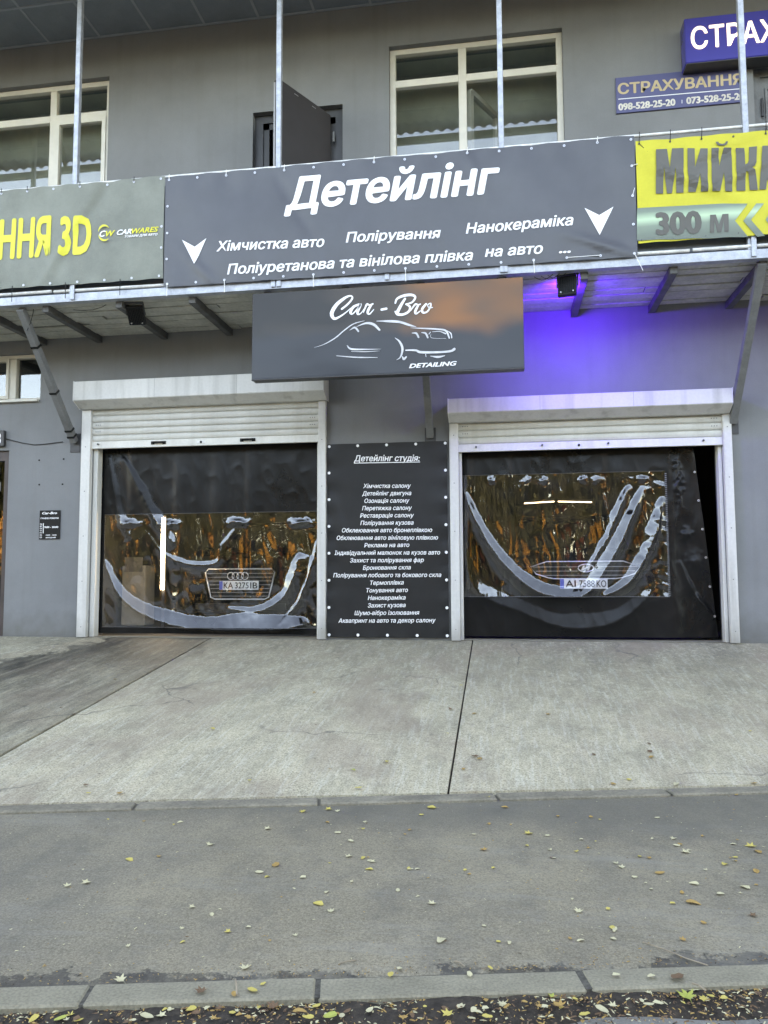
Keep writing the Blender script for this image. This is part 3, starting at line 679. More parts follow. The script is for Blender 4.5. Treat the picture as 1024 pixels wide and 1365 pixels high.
# roller shutters -------------------------------------------------------------
def shutter(label, x0, x1, boxz0, boxz1, zb, zs0, rails, handles, xb0, xb1):
    prof = [(-.25, boxz1), (0, boxz1), (0, boxz0-.07), (-.10, boxz0-.07), (-.25, boxz0)]
    b = MB(); n = len(b.v)
    for x in (xb0, xb1):
        for y, z in prof: b.v.append((x, y, z))
    for i in range(5): b.f.append((i, (i+1) % 5, 5+(i+1) % 5, 5+i)); b.mi.append(0)
    b.f += [(0, 1, 2, 3, 4), (9, 8, 7, 6, 5)]; b.mi += [0, 0]
    s = b.obj('roller_shutter', M['white'], bld, bevel=.006, label=label)
    for x in np.linspace(xb0+.02, xb1-.02, 4)[1:3]: MB().box(x-.001, x+.001, -.2512, -.2502, boxz0+.005, boxz1-.004).obj('case_joint', M['joist'], s)
    # slats: curved profile
    K = 7; H = .077; z = zb+.085; V = []
    pr = [(0.0, 0.0), (-.010, .012), (-.013, .035), (-.010, .060), (-.002, .070), (.006, .073), (.006, .077)]
    sb = MB()
    for x in (0, x1-x0):
        for y, zz in pr: sb.v.append((x, y, zz))
    for i in range(K-1): sb.f.append((i, K+i, K+i+1, i+1)); sb.mi.append(0)
    sl = sb.mesh('slat', M['slat'], fix=False)
    while z < zs0:
        link('slat', sl, s, (x0+random.uniform(-.001, .001), -.012, z)); z += H
    b = MB(); b.box(x0, x1, -.028, .0, zb, zb+.083); b.box(x0, x1, -.036, -.028, zb, zb+.012); b.obj('bottom_bar', M['slat'], s, bevel=.003)
    for rx0, rx1 in rails: MB().box(rx0, rx1, -.06, 0, 0.0, boxz0-.072).obj('guide_rail', M['white'], s, bevel=.004)
    for (hx0, kind) in handles:
        if kind == 'h':
            b = MB(); b.tube([(hx0-.075, -.03, zb+.045), (hx0-.06, -.055, zb+.05), (hx0+.06, -.055, zb+.05), (hx0+.075, -.03, zb+.045)], .012, 8)
            b.box(hx0-.09, hx0-.05, -.036, -.028, zb+.03, zb+.065); b.box(hx0+.05, hx0+.09, -.036, -.028, zb+.03, zb+.065); b.obj('handle', M['black'], s)
        elif kind == 'k':
            MB().tube([(hx0, -.05, zb+.05), (hx0, -.028, zb+.05)], .011, 8).obj('knob', M['darkmetal'], s)
        else:
            MB().tube([(hx0, -.036, zb+.04), (hx0, -.028, zb+.04)], .014, 10).obj('lock', M['black'], s)
            MB().box(hx0-.05, hx0+.05, -.0325, -.028, zb+.028, zb+.055).obj('lock_plate', M['tube'], s)
    scr = MB().tube([(0, -.004, 0), (0, 0, 0)], .006, 6).mesh('rivet', M['greysteel'])
    for z_ in (zb+.2, zb+.28):
        for k in range(3):
            link('rivet', scr, s, (x0+.05+k*.025, -.0245, z_)); link('rivet', scr, s, (x1-.05-k*.025, -.0245, z_))
    for rx0, rx1 in rails:
        z_ = .12
        while z_ < boxz0-.1: link('rivet', scr, s, ((rx0+rx1)/2, -.0602, z_)); z_ += .52
    return s
shutter('white roller shutter half open over the left garage', -4.745, -2.02, 2.71, 2.93, 2.18, 2.68, [(-4.86, -4.745), (-2.02, -1.935)], [(-3.915, 'h'), (-2.845, 'h'), (-3.4, 'l'), (-4.66, 'k')], -4.865, -1.915)
shutter('white roller shutter half open over the right garage', -.47, 2.24, 2.405, 2.56, 2.018, 2.36, [(-.565, -.47), (2.24, 2.325)], [(-.28, 'k'), (.42, 'k'), (1.1, 'k'), (2.05, 'k'), (.80, 'l')], -.565, 2.295)
for x0, x1, zt in ((GL[0], GL[0]+.055, 2.2), (GL[1]-.03, GL[1], 2.2), (GR[0], GR[0]+.03, 2.05), (GR[1]-.035, GR[1], 2.05)): MB().box(x0, x1, .02, .13, 0, zt).obj('inner_guide', M['slat'], bld, bevel=.004)
for g in (GL, GR): MB().box(g[0], g[1], .0, .3, -.06, .004).obj('threshold', M['edging'], bld)

# ================================================================ GROUND
def le(x): return -4.25+.2322*(x+2.737)          # lower edge of the sloping apron
def ker(x): return -5.639+.2088*x                 # back line of the kerb
S = 300
b = MB(); b.quad((-S, -S, -.78), (S, -S, -.78), (S, S, -.78), (-S, S, -.78)); b.obj('ground', M['earth'], kind='structure', fix=False)
# asphalt footway
V, Fc = [], []; nxx, nyy = 260, 40
for i in range(nxx+1):
    x = -13+26*i/nxx
    for j in range(nyy+1):
        y0, y1 = ker(x)-.012-.012*float(vn(x*5, 0, 9)), max(le(x)+.05, ker(x)+.2); y = y0+(y1-y0)*j/nyy
        V.append((x, y, (-.58+.004*float(vn(x*.9, y*.9, 5))) if j > 0 else -.592))
for i in range(nxx):
    for j in range(nyy): a = i*(nyy+1)+j; Fc.append((a, a+nyy+1, a+nyy+2, a+1))
meshobj('pavement', V, Fc, M['asphalt'], smooth=True, kind='structure')
# apron
ap = link('concrete_apron', None, None, (0, 0, 0), kind='structure')
joints = [-9, -6.25, -3.27, -.345, 2.62, 5.6, 8.5]
for k in range(len(joints)-1):
    x0, x1 = joints[k]+.007, joints[k+1]-.007; V, Fc = [], []; n, mm = 24, 44
    dz = (0, .004, -.004, .0, .003, .0)[k]
    for i in range(n+1):
        x = x0+(x1-x0)*i/n
        for j in range(mm+1):
            t = j/mm; y = -.002 + (le(x)+.014)*t if not (GL[0] < x < GL[1] or GR[0] < x < GR[1]) else (le(x))*t
            z = -.555*t + .008*float(vn(x*.8, y*.8, 2))*min(1, 4*t)*min(1, 6*(1-t)) + .0035*float(vn(x*6, y*6, 3)) + dz*min(1, 3*t)
            if 0 < i < n: pass
            V.append((x, y, z-.002))
    for i in range(n):
        for j in range(mm): a = i*(mm+1)+j; Fc.append((a, a+1, a+mm+2, a+mm+1))
    # skirt round the slab
    ring = [i*(mm+1) for i in range(n+1)] + [n*(mm+1)+j for j in range(1, mm+1)] + [i*(mm+1)+mm for i in range(n-1, -1, -1)] + [j for j in range(mm-1, 0, -1)]
    s0 = len(V)
    for r in ring: V.append((V[r][0], V[r][1], V[r][2]-.16))
    for q in range(len(ring)): r2 = (q+1) % len(ring); Fc.append((ring[q], ring[r2], s0+r2, s0+q))
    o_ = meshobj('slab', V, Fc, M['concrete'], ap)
    bm = bmesh.new(); bm.from_mesh(o_.data); bmesh.ops.recalc_face_normals(bm, faces=bm.faces); bm.to_mesh(o_.data); bm.free()
b = MB()
for x in joints[1:-1]: b.bar((x, 0, -.05), (x, le(x), -.61), .02, .06)
b.obj('joint_filler', M['dirt'], ap)
# edging stones below the slab
x = -9.0; k = 0
while x < 8:
    ln = 1.02; d = Vector((1, .2322, 0)).normalized(); a = Vector((x, le(x)-.075, -.60)); c_ = a+d*(ln-.016)
    b = MB(); b.bar(a, c_, .115, .075); o_ = b.obj('edging_stone', M['edging'], ap, bevel=.008); x += d.x*ln; k += 1
# kerb
kb = link('kerb', None, None, (0, 0, 0), kind='structure')
jx = [G(px, 1325, -.58).x for px in (115, 418, 782)]
cuts = [-12+i*.78 for i in range(14)]; cuts = [c for c in cuts if c < jx[0]-.6]+jx+[jx[2]+.74+i*.78 for i in range(12)]
for a, c_ in zip(cuts[:-1], cuts[1:]):
    gp = .009 if random.random() < .5 else .005
    b = MB(); b.bar((a+gp, ker(a+gp)-.060, -.667), (c_-gp, ker(c_-gp)-.060, -.667), .118, .17); o_ = b.obj('kerb_stone', M['kerb'], kb, bevel=.007)
    o_.location.z += random.uniform(-.004, .003)
b = MB(); b.bar((-12, ker(-12)-.058, -.686), (12, ker(12)-.058, -.686), .11, .2); b.obj('joint_filler', mat('joint dirt', (.11, .10, .08), .95, .3, 25, .3, .004, 60), kb)
# road
b = MB(); b.quad((-60, ker(-60)-7.6, -.632), (60, ker(60)-7.6, -.632), (60, ker(60)-.11, -.632), (-60, ker(-60)-.11, -.632)); b.obj('road', M['road'], kind='structure', fix=False)
b = MB(); b.bar((-60, ker(-60)-7.7, -.64), (60, ker(60)-7.7, -.64), .15, .2); b.obj('far_kerb', M['kerb'], kind='structure')
b = MB(); b.quad((-60, ker(-60)-11, -.56), (60, ker(60)-11, -.56), (60, ker(60)-7.78, -.56), (-60, ker(-60)-7.78, -.56)); b.obj('far_pavement', M['asphalt'], kind='structure', fix=False)

# ================================================================ BANNERS
YB = -1.205
def banner_surf(x0, x1, z0, z1, amp, seed, creases=()):
    def s(x, z):
        x = np.asarray(x, float); z = np.asarray(z, float)
        e = np.minimum(np.minimum(x-x0, x1-x), np.minimum(z-z0, z1-z)); e = np.clip(e/.25, 0, 1)
        d = amp*2.2*vn(x*1.3, z*1.1, seed)*(.4+.6*e) + amp*.7*vn(x*3.1+z*1.5, z*1.3, seed+1) + amp*.35*vn(x*5, z*4.2, seed+2)
        # pinches running in from the eyelets along the edges
        top = np.exp(-np.clip(z1-z, 0, 9)/.13); bot = np.exp(-np.clip(z-z0, 0, 9)/.13)
        d = d + amp*.55*np.cos(2*np.pi*(x-x0)/.305)*(top+bot)
        for cx, cz, dx, dz, L, w_, A in creases:
            t = (x-cx)*dx+(z-cz)*dz; q = (x-cx)*-dz+(z-cz)*dx
            d = d + 1.5*A*np.exp(-(q/w_)**2)*np.exp(-(t/L)**2)
        return YB + d
    return s
def banner(name, label, x0, x1, z0, z1, m_, surf, sag=0, ztop=None):
    t = thing(name, label, 'banner', ((x0+x1)/2, YB, z0))
    nx, nz = int((x1-x0)/.035), int((z1-z0)/.035)
    X, Z = np.meshgrid(np.linspace(x0, x1, nx+1), np.linspace(z0, z1, nz+1), indexing='ij')
    fr = (Z-z0)/(z1-z0); Yv = surf(X, Z); Z2 = Z + .012*vn(X*2.3, X*0, 8)*(fr > .999)
    V = list(zip(X.ravel(), Yv.ravel(), Z2.ravel())); Fc = []
    for i in range(nx):
        for j in range(nz): a = i*(nz+1)+j; Fc.append((a, a+nz+1, a+nz+2, a+1))
    V2 = [(x, y+.002, z) for x, y, z in V]; n0 = len(V)
    meshobj('sheet', V, Fc, m_, t, smooth=True)
    return t
def eyelets(t, pts, surf, disc=False):
    for x, z in pts: link('eyelet', EYE_DISC if disc else EYE_M, t, (x, float(surf(x, z))-.002, z))
def tie(t, surf, x, z, dx, dz, m_='tie', w_=.006):
    y = float(surf(x, z))-.006; MB().bar((x, y, z), (x+dx, min(y, -1.20)-.004, z+dz), w_, .005).obj('cable_tie', M[m_], t)

# main dark banner
mx0, mx1, mz0, mz1 = -3.338, 1.252, 3.592, 4.742
sf = banner_surf(mx0, mx1, mz0, mz1, .013, 11, [(-.25, 4.6, .35, -.93, .35, .05, -.012), (-2.0, 4.35, .5, -.87, .5, .05, .010), (.95, 3.72, .93, -.35, .3, .035, -.014), (-2.95, 3.75, .7, -.7, .25, .035, -.012), (-.55, 3.8, .45, -.9, .2, .03, .008)])
mb_ = banner('service_banner', 'long dark grey banner with white car detailing text in the middle of the balcony', mx0, mx1, mz0, mz1, M['banner'], sf)
lt = lambda body, pl, pr, cap, bold=.02, **k: lettering('lettering', body, pl, pr, cap, M['whiteink'], mb_, bold=bold, shear=.2, surf=sf, Y=YB, grid=.06, off=.005, **k)
lt('Детейлінг', (379, 279.5), (667, 257), 42, .034)
lt('Хімчистка авто', (289.5, 336), (433, 329), 13.5, .028); lt('Полірування', (461.4, 324), (588, 317.5), 13.5, .028)
lt('Нанокераміка', (621, 311.5), (764.5, 301), 14, .028); lt('Поліуретанова та вінілова плівка', (303.5, 366.5), (631, 346.5), 13.5, .028)
lt('на авто', (646.5, 342.5), (724, 338), 14, .028); lt('...', (745, 338), (761, 337), 14, .035)
cv = lambda x, y: P(x, y, YB)
polyprint('arrow', [[(242.7, 319.6), (259.8, 329), (275.9, 318), (259.8, 352.5)]], M['whiteink'], mb_, cv, sf, .005, .06)
polyprint('arrow', [[(779, 278), (798.8, 287), (818, 275), (799.4, 313.5)]], M['whiteink'], mb_, cv, sf, .005, .06)
xs_ = np.linspace(mx0+.04, mx1-.03, 16)
eyelets(mb_, [(x, mz1-.035) for x in xs_]+[(x, mz0+.03) for x in xs_]+[(mx0+.03, z) for z in (3.88, 4.15, 4.43)]+[(mx1-.03, z) for z in (3.9, 4.17, 4.45)], sf)
for i in (0, 2, 4, 7, 10, 14): tie(mb_, sf, xs_[i], mz1-.03, .004, .05)
for i in (0, 2, 5, 8, 12): tie(mb_, sf, xs_[i], mz0+.03, random.choice((-.03, 0, .004)), -.13)
tie(mb_, sf, xs_[13], mz0+.03, .3, .0); tie(mb_, sf, xs_[15], mz0+.03, .07, -.17); tie(mb_, sf, mx1-.03, 4.17, .02, .07); tie(mb_, sf, mx1-.03, 4.45, .05, .01)

# olive banner
ox0, ox1, oz0, oz1 = -7.6, -3.345, 3.685, 4.755
so_ = banner_surf(ox0, ox1, oz0, oz1, .014, 21, [(-4.15, 4.45, .55, .83, .35, .05, .020), (-4.5, 4.0, .5, .86, .3, .05, -.018), (-3.7, 4.5, .2, .98, .2, .05, .010)])
ob_ = banner('olive_banner', 'faded olive green banner with big yellow letters at the left of the balcony', ox0, ox1, oz0, oz1, M['olive'], so_)
lettering('lettering', 'ННЯ 3D', (-2, 345), (121.5, 336), 52.5, M['yellowink'], ob_, bold=.045, surf=so_, Y=YB, grid=.06, off=.005)
z8 = lambda x, y: P(120+x/9.31, 280+y/9.31, YB)
def arc(cx, cy, rx, ry, a0, a1, w0, w1):
    return [(cx+rx*math.cos(R_(a)), cy+ry*math.sin(R_(a)), w0+(w1-w0)*math.sin(math.pi*(a-a0)/(a1-a0))) for a in np.linspace(a0, a1, 9)]
ribbons('logo_ring', [arc(188, 290, 75, 92, 190, 318, 3, 26), arc(188, 290, 75, 92, 48, 165, 3, 24)], M['yellowink'], ob_, z8, off=.014)
for body, a, c_, cap, mm, sh in (('C', (118, 333), (196, 326), 76, 'whiteink', .3), ('W', (196, 328), (312, 318), 72, 'yellowink', .3), ('CAR', (335, 311), (522, 298), 66, 'whiteink', .3), ('WARES', (522, 298), (860, 275), 66, 'yellowink', .3), ('ТОВАРИ ДЛЯ АВТО', (436, 345), (848, 322), 28, 'whiteink', .3)):
    lettering('lettering', body, (120+a[0]/9.31, 280+a[1]/9.31), (120+c_[0]/9.31, 280+c_[1]/9.31), cap/9.31, M[mm], ob_, bold=.035, shear=sh, surf=so_, Y=YB, off=.006, grid=.1)
xs_ = np.linspace(ox0+.04, ox1-.04, 15)
eyelets(ob_, [(x, oz1-.03) for x in xs_]+[(x, oz0+.025) for x in xs_]+[(ox1-.02, z) for z in (4.22, 4.0)], so_)
for i in (8, 9, 11, 13): tie(ob_, so_, xs_[i], oz1-.03, .004, .05, 'black'); tie(ob_, so_, xs_[i]-.12, oz0+.02, .004, -.17, 'black')

# yellow banner
yx0, yx1, yz0, yz1 = 1.262, 4.9, 3.715, 4.685
sy_ = banner_surf(yx0, yx1, yz0, yz1, .012, 31, [(1.75, 4.25, .9, -.43, .4, .04, -.018), (2.05, 4.5, .95, .3, .3, .03, .012), (1.35, 4.55, .6, -.8, .12, .03, -.015), (2.2, 4.3, .92, .38, .25, .035, -.014)])
yb_ = banner('yellow_banner', 'bright yellow car wash banner with green arrow band at the right of the balcony', yx0, yx1, yz0, yz1, M['yellow'], sy_)
z1c = lambda x, y: P(860+x/6.244, 170+y/6.244, YB)
letters = [[(88,190),(180,183),(203,345),(222,178),(318,177),(317,548),(258,550),(250,330),(222,552),(180,555),(152,330),(148,555),(88,557)],
 [(350,178),(410,177),(415,330),(460,176),(520,175),(518,540),(460,541),(457,380),(418,542),(357,543)],
 [(552,172),(612,170),(615,325),(655,168),(720,167),(722,540),(662,541),(655,372),(618,541),(553,542)],
 [(585,122),(607,120),(615,133),(640,140),(664,133),(670,118),(690,118),(680,142),(660,152),(615,154),(596,144)],
 [(757,165),(828,163),(832,310),(852,300),(862,275),(865,160),(930,158),(925,290),(908,328),(885,340),(912,362),(922,400),(935,525),(868,527),(858,400),(850,380),(832,372),(832,530),(757,533)],
 [(948,522),(975,155),(1060,150),(1110,515),(1040,517),(1030,440),(1012,442),(1003,520)]]
polyprint('lettering', letters, M['darkink'], yb_, z1c, sy_, .009, .03)
polyprint('arrow_band', [[(-68, 674), (380, 652), (640, 637), (850, 640), (745, 780), (858, 912), (400, 928), (-68, 942)], [(922, 638), (985, 638), (878, 772), (993, 908), (930, 914), (815, 780)],
   [(1075, 635), (1140, 633), (1050, 768), (1160, 900), (1095, 905), (1000, 772)]], M['band'], yb_, z1c, sy_, .006, .03)
lettering('lettering', '300', (860+86/6.244, 170+893/6.244), (860+472/6.244, 170+878/6.244), 182/6.244, M['darkink'], yb_, bold=.055, surf=sy_, Y=YB, off=.010, grid=.03, capbody='3')
polyprint('lettering', [[(538,732),(585,730),(612,815),(640,727),(690,724),(693,872),(655,874),(652,775),(632,875),(598,876),(575,778),(573,877),(538,878)]], M['darkink'], yb_, z1c, sy_, .010, .03)
xs_ = np.linspace(yx0+.03, yx1-.03, 14)
EYD = ring_mesh(.004, .009); EYD.materials[0] = M['darkmetal']
for x in xs_:
    for z in (yz1-.03, yz0+.03): link('eyelet', EYD, yb_, (x, float(sy_(x, z))-.002, z))
for i in (0, 1, 2, 4): tie(yb_, sy_, xs_[i], yz1-.03, .006, .11, 'black')
tie(yb_, sy_, xs_[0], yz1-.03, .1, -.12, 'black', .003)

# studio banner on the pier
ux0, ux1, uz0, uz1 = -1.922, -.592, .025, 2.148
YU = -.03
def su(x, z):
    x = np.asarray(x, float); z = np.asarray(z, float)
    ex = np.exp(-np.clip(x-ux0, 0, 9)/.09)+np.exp(-np.clip(ux1-x, 0, 9)/.09); ez = np.exp(-np.clip(z-uz0, 0, 9)/.07)+np.exp(-np.clip(uz1-z, 0, 9)/.07)
    return YU + .012*vn(x*1.6, z*1.2, 41)+.008*vn(x*3+z, z*2.5, 42) + .006*np.cos(2*np.pi*(z-uz0)/.265)*ex + .006*np.cos(2*np.pi*(x-ux0)/.33)*ez - .012*np.exp(-((x-ux0-.14+(z-1.3)*.3)/.04)**2)*np.exp(-((z-1.25)/.3)**2)
ub = thing('studio_banner', 'tall black price list banner between the two garage doors', 'banner', (-1.257, YU, uz0))
nx, nz = 44, 70; X, Z = np.meshgrid(np.linspace(ux0, ux1, nx+1), np.linspace(uz0, uz1, nz+1), indexing='ij'); Yv = su(X, Z)
Fc = [(i*(nz+1)+j, (i+1)*(nz+1)+j, (i+1)*(nz+1)+j+1, i*(nz+1)+j+1) for i in range(nx) for j in range(nz)]
meshobj('sheet', list(zip(X.ravel(), Yv.ravel(), Z.ravel())), Fc, M['studio'], ub, smooth=True)
ul = lambda body, l, r, yb, cap=28, bold=.018: lettering('lettering', body, (430+l/4.878, 580+yb/4.878), (430+r/4.878, 580+(yb-3)/4.878), cap/4.878, M['whiteink'], ub, bold=bold, shear=.2, surf=su, Y=YU, off=.005, grid=.08)
ul('Детейлінг студія:', 205, 634, 171, 40, .022)
polyprint('underline', [[(205, 180), (634, 172), (634, 177), (205, 185)]], M['whiteink'], ub, lambda x, y: P(430+x/4.878, 580+y/4.878, YU), su, .005, .08)
for tx, l, r, y in (('Хімчистка салону', 265, 575, 345), ('Детейлінг двигуна', 258, 578, 393), ('Озонація салону', 273, 566, 441), ('Перетяжка салону', 258, 582, 489), ('Реставрація салону', 245, 595, 537), ('Полірування кузова', 247, 593, 585),
    ('Обклеювання авто бронеплівкою', 128, 714, 633), ('Обклеювання авто вініловую плівкою', 92, 752, 682), ('Реклама на авто', 272, 566, 730), ('Індивідуальний малюнок на кузов авто', 78, 766, 779), ('Захист та полірування фар', 180, 660, 828), ('Бронювання скла', 263, 575, 876),
    ('Полірування лобового та бокового скла', 70, 773, 925), ('Термоплівка', 310, 529, 974), ('Тонування авто', 285, 556, 1023), ('Нанокераміка', 295, 541, 1072), ('Захист кузова', 295, 541, 1121), ('Шумо-вібро ізолювання', 208, 630, 1170), ('Аквапринт на авто та декор салону', 104, 736, 1220)):
    ul(tx, l, r, y)
eyelets(ub, [(x, z) for x in np.linspace(ux0+.02, ux1-.02, 5) for z in (uz0+.025, uz1-.025)]+[(x, z) for x in (ux0+.02, ux1-.02) for z in np.linspace(uz0+.025, uz1-.025, 8)[1:-1]], su, True)

# ================================================================ SIGNS
cb = thing('hanging_sign', 'wide dark car detailing sign hanging under the balcony with white car outline', 'sign', (-1.09, -1.2, 2.588))
YS = -1.24
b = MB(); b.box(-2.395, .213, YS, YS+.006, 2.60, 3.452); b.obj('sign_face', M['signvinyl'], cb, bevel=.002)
b = MB(); b.box(-2.395, .213, YS+.008, -1.12, 2.588, 3.452); b.box(-2.397, .215, YS-.004, YS+.02, 2.584, 2.60); b.obj('case', M['darkmetal'], cb, bevel=.004)
z6 = lambda x, y: P(430+x/6.4, 380+y/6.4, YS)
ST = [[(165,205,16),(215,165,16),(255,115,15),(240,93,13),(190,112,22),(120,170,30),(80,240,32),(98,286,24),(140,275,16),(200,235,10),(242,198,7)],
 [(312,166,16),(265,188,22),(240,232,22),(254,248,12),(290,215,12),(328,165,18),(303,222,22),(302,250,15),(330,240,8),(366,190,7)],
 [(350,235,7),(378,168,18),(402,172,12),(430,162,14)], [(420,168,16),(396,205,22),(386,238,19),(404,247,12),(438,210,7)],
 [(505,211,20),(545,203,20)],
 [(622,155,14),(638,118,18),(695,92,22),(762,86,22),(792,106,18),(765,148,15),(712,165,12)], [(705,118,18),(672,170,24),(640,232,28)],
 [(712,165,12),(746,186,18),(738,225,20),(690,252,20),(642,250,24),(622,228,14)],
 [(752,222,7),(790,168,16),(818,170,12),(836,164,10)], [(818,172,16),(793,225,22),(800,246,14),(836,222,8)],
 [(884,164,18),(852,205,21),(858,236,18),(892,230,14),(920,190,16),(924,158,11),(898,172,8),(912,198,7),(940,192,7)]]
ribbons('script_lettering', ST, M['whiteink'], cb, z6)
z4 = lambda x, y: P(410+x/4.876, 420+y/4.876, YS)
CO = [[(45,212,1),(110,190,4),(180,150,7),(240,100,7),(300,58,6),(370,38,2)], [(320,76,2),(380,54,12),(430,62,17),(468,97,13)], [(275,100,2),(308,82,12),(331,106,11)],
 [(450,40,3),(530,41,15),(600,46,15),(660,65,14),(706,77,3)], [(670,84,2),(760,88,8),(850,93,10),(900,104,12),(922,150,9)], [(906,102,3),(932,120,7),(938,150,6)],
 [(680,118,4),(708,120,12),(722,145,11)], [(742,115,4),(768,120,12),(782,147,11)], [(790,125,5),(800,112,4)], [(812,110,2),(860,108,5),(898,122,9)], [(802,128,2),(810,150,2),(900,153,2)],
 [(258,198,3),(286,222,12),(380,224,7),(478,222,1)], [(285,238,2),(380,239,5),(470,234,1)], [(190,266,4),(320,276,8),(455,277,3)],
 [(570,150,3),(600,175,12),(618,220,15),(606,272,9),(580,293,2)], [(642,274,10),(626,288,14),(618,270,5)],
 [(640,230,8),(705,231,13),(738,243,16),(850,243,13),(930,236,14),(955,222,17)], [(800,268,3),(850,274,14),(893,265,4)], [(768,256,4),(771,272,4)]]
ribbons('car_outline', CO, mat('silver print', (.62, .63, .65), .4, .15, 12), cb, z4)
lettering('lettering', 'DETAILING', (410+660/4.876, 420+345/4.876), (410+972/4.876, 420+327/4.876), 29/4.876, M['whiteink'], cb, bold=.04, shear=.28, Y=YS)

bx = thing('light_box_sign', 'bright blue light box sign with white letters at the upper right', 'sign', (3.2, -.1, 6.06))
b = MB(); b.box(1.975, 4.75, -.20, -.005, 6.055, 6.555); b.obj('case', M['bluebox'], bx, bevel=.01)
b = MB(); b.box(1.985, 4.74, -.196, -.01, 6.045, 6.054); b.obj('bottom_plate', M['darkmetal'], bx)
la, lb = P(921.5, 65.5, -.2), P(1013, 58, -.2); sc_ = (lb.x-la.x)
v_, _f = text_raw('СТРА', .017, 0); vf, _f = text_raw('СТРАХУВАННЯ', .017, 0); full = (vf[:, 0].max()-vf[:, 0].min())/(v_[:, 0].max()-v_[:, 0].min())
zt = P(955, 36, -.2).z
lettering('lettering', 'СТРАХУВАННЯ', (la.x, -.2, 6.20), (la.x+sc_*full, -.2, 6.20), .245, M['litletter'], bx, bold=.017, off=.006, world=True)

fs = thing('flat_sign', 'flat dark blue sign with gold letters and telephone numbers', 'sign', (1.95, 0, 5.68))
b = MB(); b.box(1.285, 2.60, -.02, -.002, 5.683, 6.088); b.obj('plate', M['bluesign'], fs, bevel=.002)
gl = lambda body, l, r, yb, yr, cap, bold, m_='goldink': lettering('lettering', body, (674+l/2.926, yb/2.926), (674+r/2.926, yr/2.926), cap/2.926, M[m_], fs, bold=bold, Y=-.02, off=.003)
gl('СТРАХУВАННЯ', 438, 925, 368, 328, 42, .035)
for a_, c_, u in (('098-528-25-20', (440, 663), (431, 411)), ('073-528-25-20', (705, 932), (406, 387))):
    lettering('lettering', a_, (674+c_[0]/2.926, u[0]/2.926), (674+c_[1]/2.926, u[1]/2.926), 26/2.926, mat('pale print', (.66, .62, .55), .5), fs, bold=.05, Y=-.02, off=.003, capbody='0')
polyprint('rule', [[(440, 386), (920, 345), (920, 348), (440, 389)], [(687, 390), (689, 390), (689, 404), (687, 404)]], M['whiteink'], fs, lambda x, y: P(674+x/2.926, y/2.926, -.02), None, .003)

hs = thing('opening_hours_sign', 'small black opening hours sign on the wall left of the left garage', 'sign', (-5.26, 0, 1.13))
b = MB(); b.box(-5.392, -5.129, -.012, -.001, 1.13, 1.469); b.obj('plate', M['black'], hs, bevel=.002)
hl = lambda body, x0, x1, zb, cap, bold=.03, sh=0, m_='whiteink': lettering('lettering', body, (-5.392+x0, -.012, zb), (-5.392+x1, -.012, zb), cap, M[m_], hs, bold=bold, shear=sh, off=.002, world=True)
hl('Car-Bro', .035, .225, 1.425, .028, .04, .25); hl('ГРАФІК РОБОТИ', .018, .245, 1.368, .018, .04)
for i, d in enumerate(('ПН', 'ВТ', 'СР', 'ЧТ', 'ПТ', 'СБ', 'НД')): hl(d, .012, .04, 1.30-.0255*i, .016, .03)
hl('9:00 - 20:00', .068, .245, 1.262, .022, .05); hl('10:00 - 18:00', .09, .225, 1.172, .014); hl('ВИХІДНИЙ', .09, .215, 1.142, .014)
MB().box(-5.392+.05, -5.392+.058, -.0145, -.0122, 1.20, 1.318).obj('rule', M['whiteink'], hs)
ns = thing('house_number_sign', 'small dark house number box above the entrance door at the left edge', 'sign', (-6.0, 0, 2.24))
b = MB(); b.box(-6.15, -5.865, -.05, -.002, 2.243, 2.435); b.obj('case', M['darkmetal'], ns, bevel=.006)
lettering('lettering', '3', (-5.985, -.05, 2.268), (-5.895, -.05, 2.268), .14, M['whiteink'], ns, bold=.05, off=.003, world=True, capbody='3')
pts = [P(x, y, -.012) for x, y in ((8, 585), (18, 587.5), (30, 590.5), (46, 593), (60, 592), (75, 590), (84, 589))]
MB().tube(pts, .004, 6).obj('power_cable', M['black'], smooth=True, label='thin dark cable drooping from the number box to the steel brace', cat='cable')

# floodlights
def flood(name_label, x, y, z, rx, rz, on):
    t = thing('floodlight', name_label, 'lamp', (x, y, z))
    rot = Matrix.Rotation(rz, 4, 'Z') @ Matrix.Rotation(rx, 4, 'X')
    def put(b, nm, m_, bevel=0):
        b.v = [tuple(rot @ Vector(v)) for v in b.v]; me = b.mesh(nm, m_, bevel=bevel); o = bpy.data.objects.new(nm, me); C.objects.link(o); o.parent = t; return o
    b = MB(); b.box(-.085, .085, -.025, .02, -.22, -.02)
    for k in range(9): b.box(-.075+k*.018, -.071+k*.018, -.036, -.025, -.20, -.04)
    put(b, 'housing', M['black'], .003)
    put(MB().box(-.075, .075, .021, .025, -.21, -.03), 'lens', emit('blue led lens', (.08, .03, 1), 6) if on else mat('lamp glass', (.2, .2, .2), .1))
    b = MB(); b.bar((-.095, 0, -.12), (-.095, 0, .01), .012, .02, up=(0, 1, 0)); b.bar((.095, 0, -.12), (.095, 0, .01), .012, .02, up=(0, 1, 0)); b.bar((-.1, 0, .01), (.1, 0, .01), .012, .03); put(b, 'bracket', M['darkmetal'])
    sc = MB().tube([(0, -.04, 0), (0, -.025, 0)], .007, 7)
    for dx, dz in ((-.055, -.195), (.06, -.195)):
        b = MB(); b.v = [(v[0]+dx, v[1], v[2]+dz) for v in sc.v]; b.f = sc.f[:]; b.mi = sc.mi[:]; put(b, 'screw', M['eyelet'])
    return t, rot
pz = P(757, 366, -1.06); t_, rot_ = flood('black floodlight glowing blue under the balcony right of the hanging sign', pz.x, -1.04, 3.52, R_(-12), R_(-14), True)
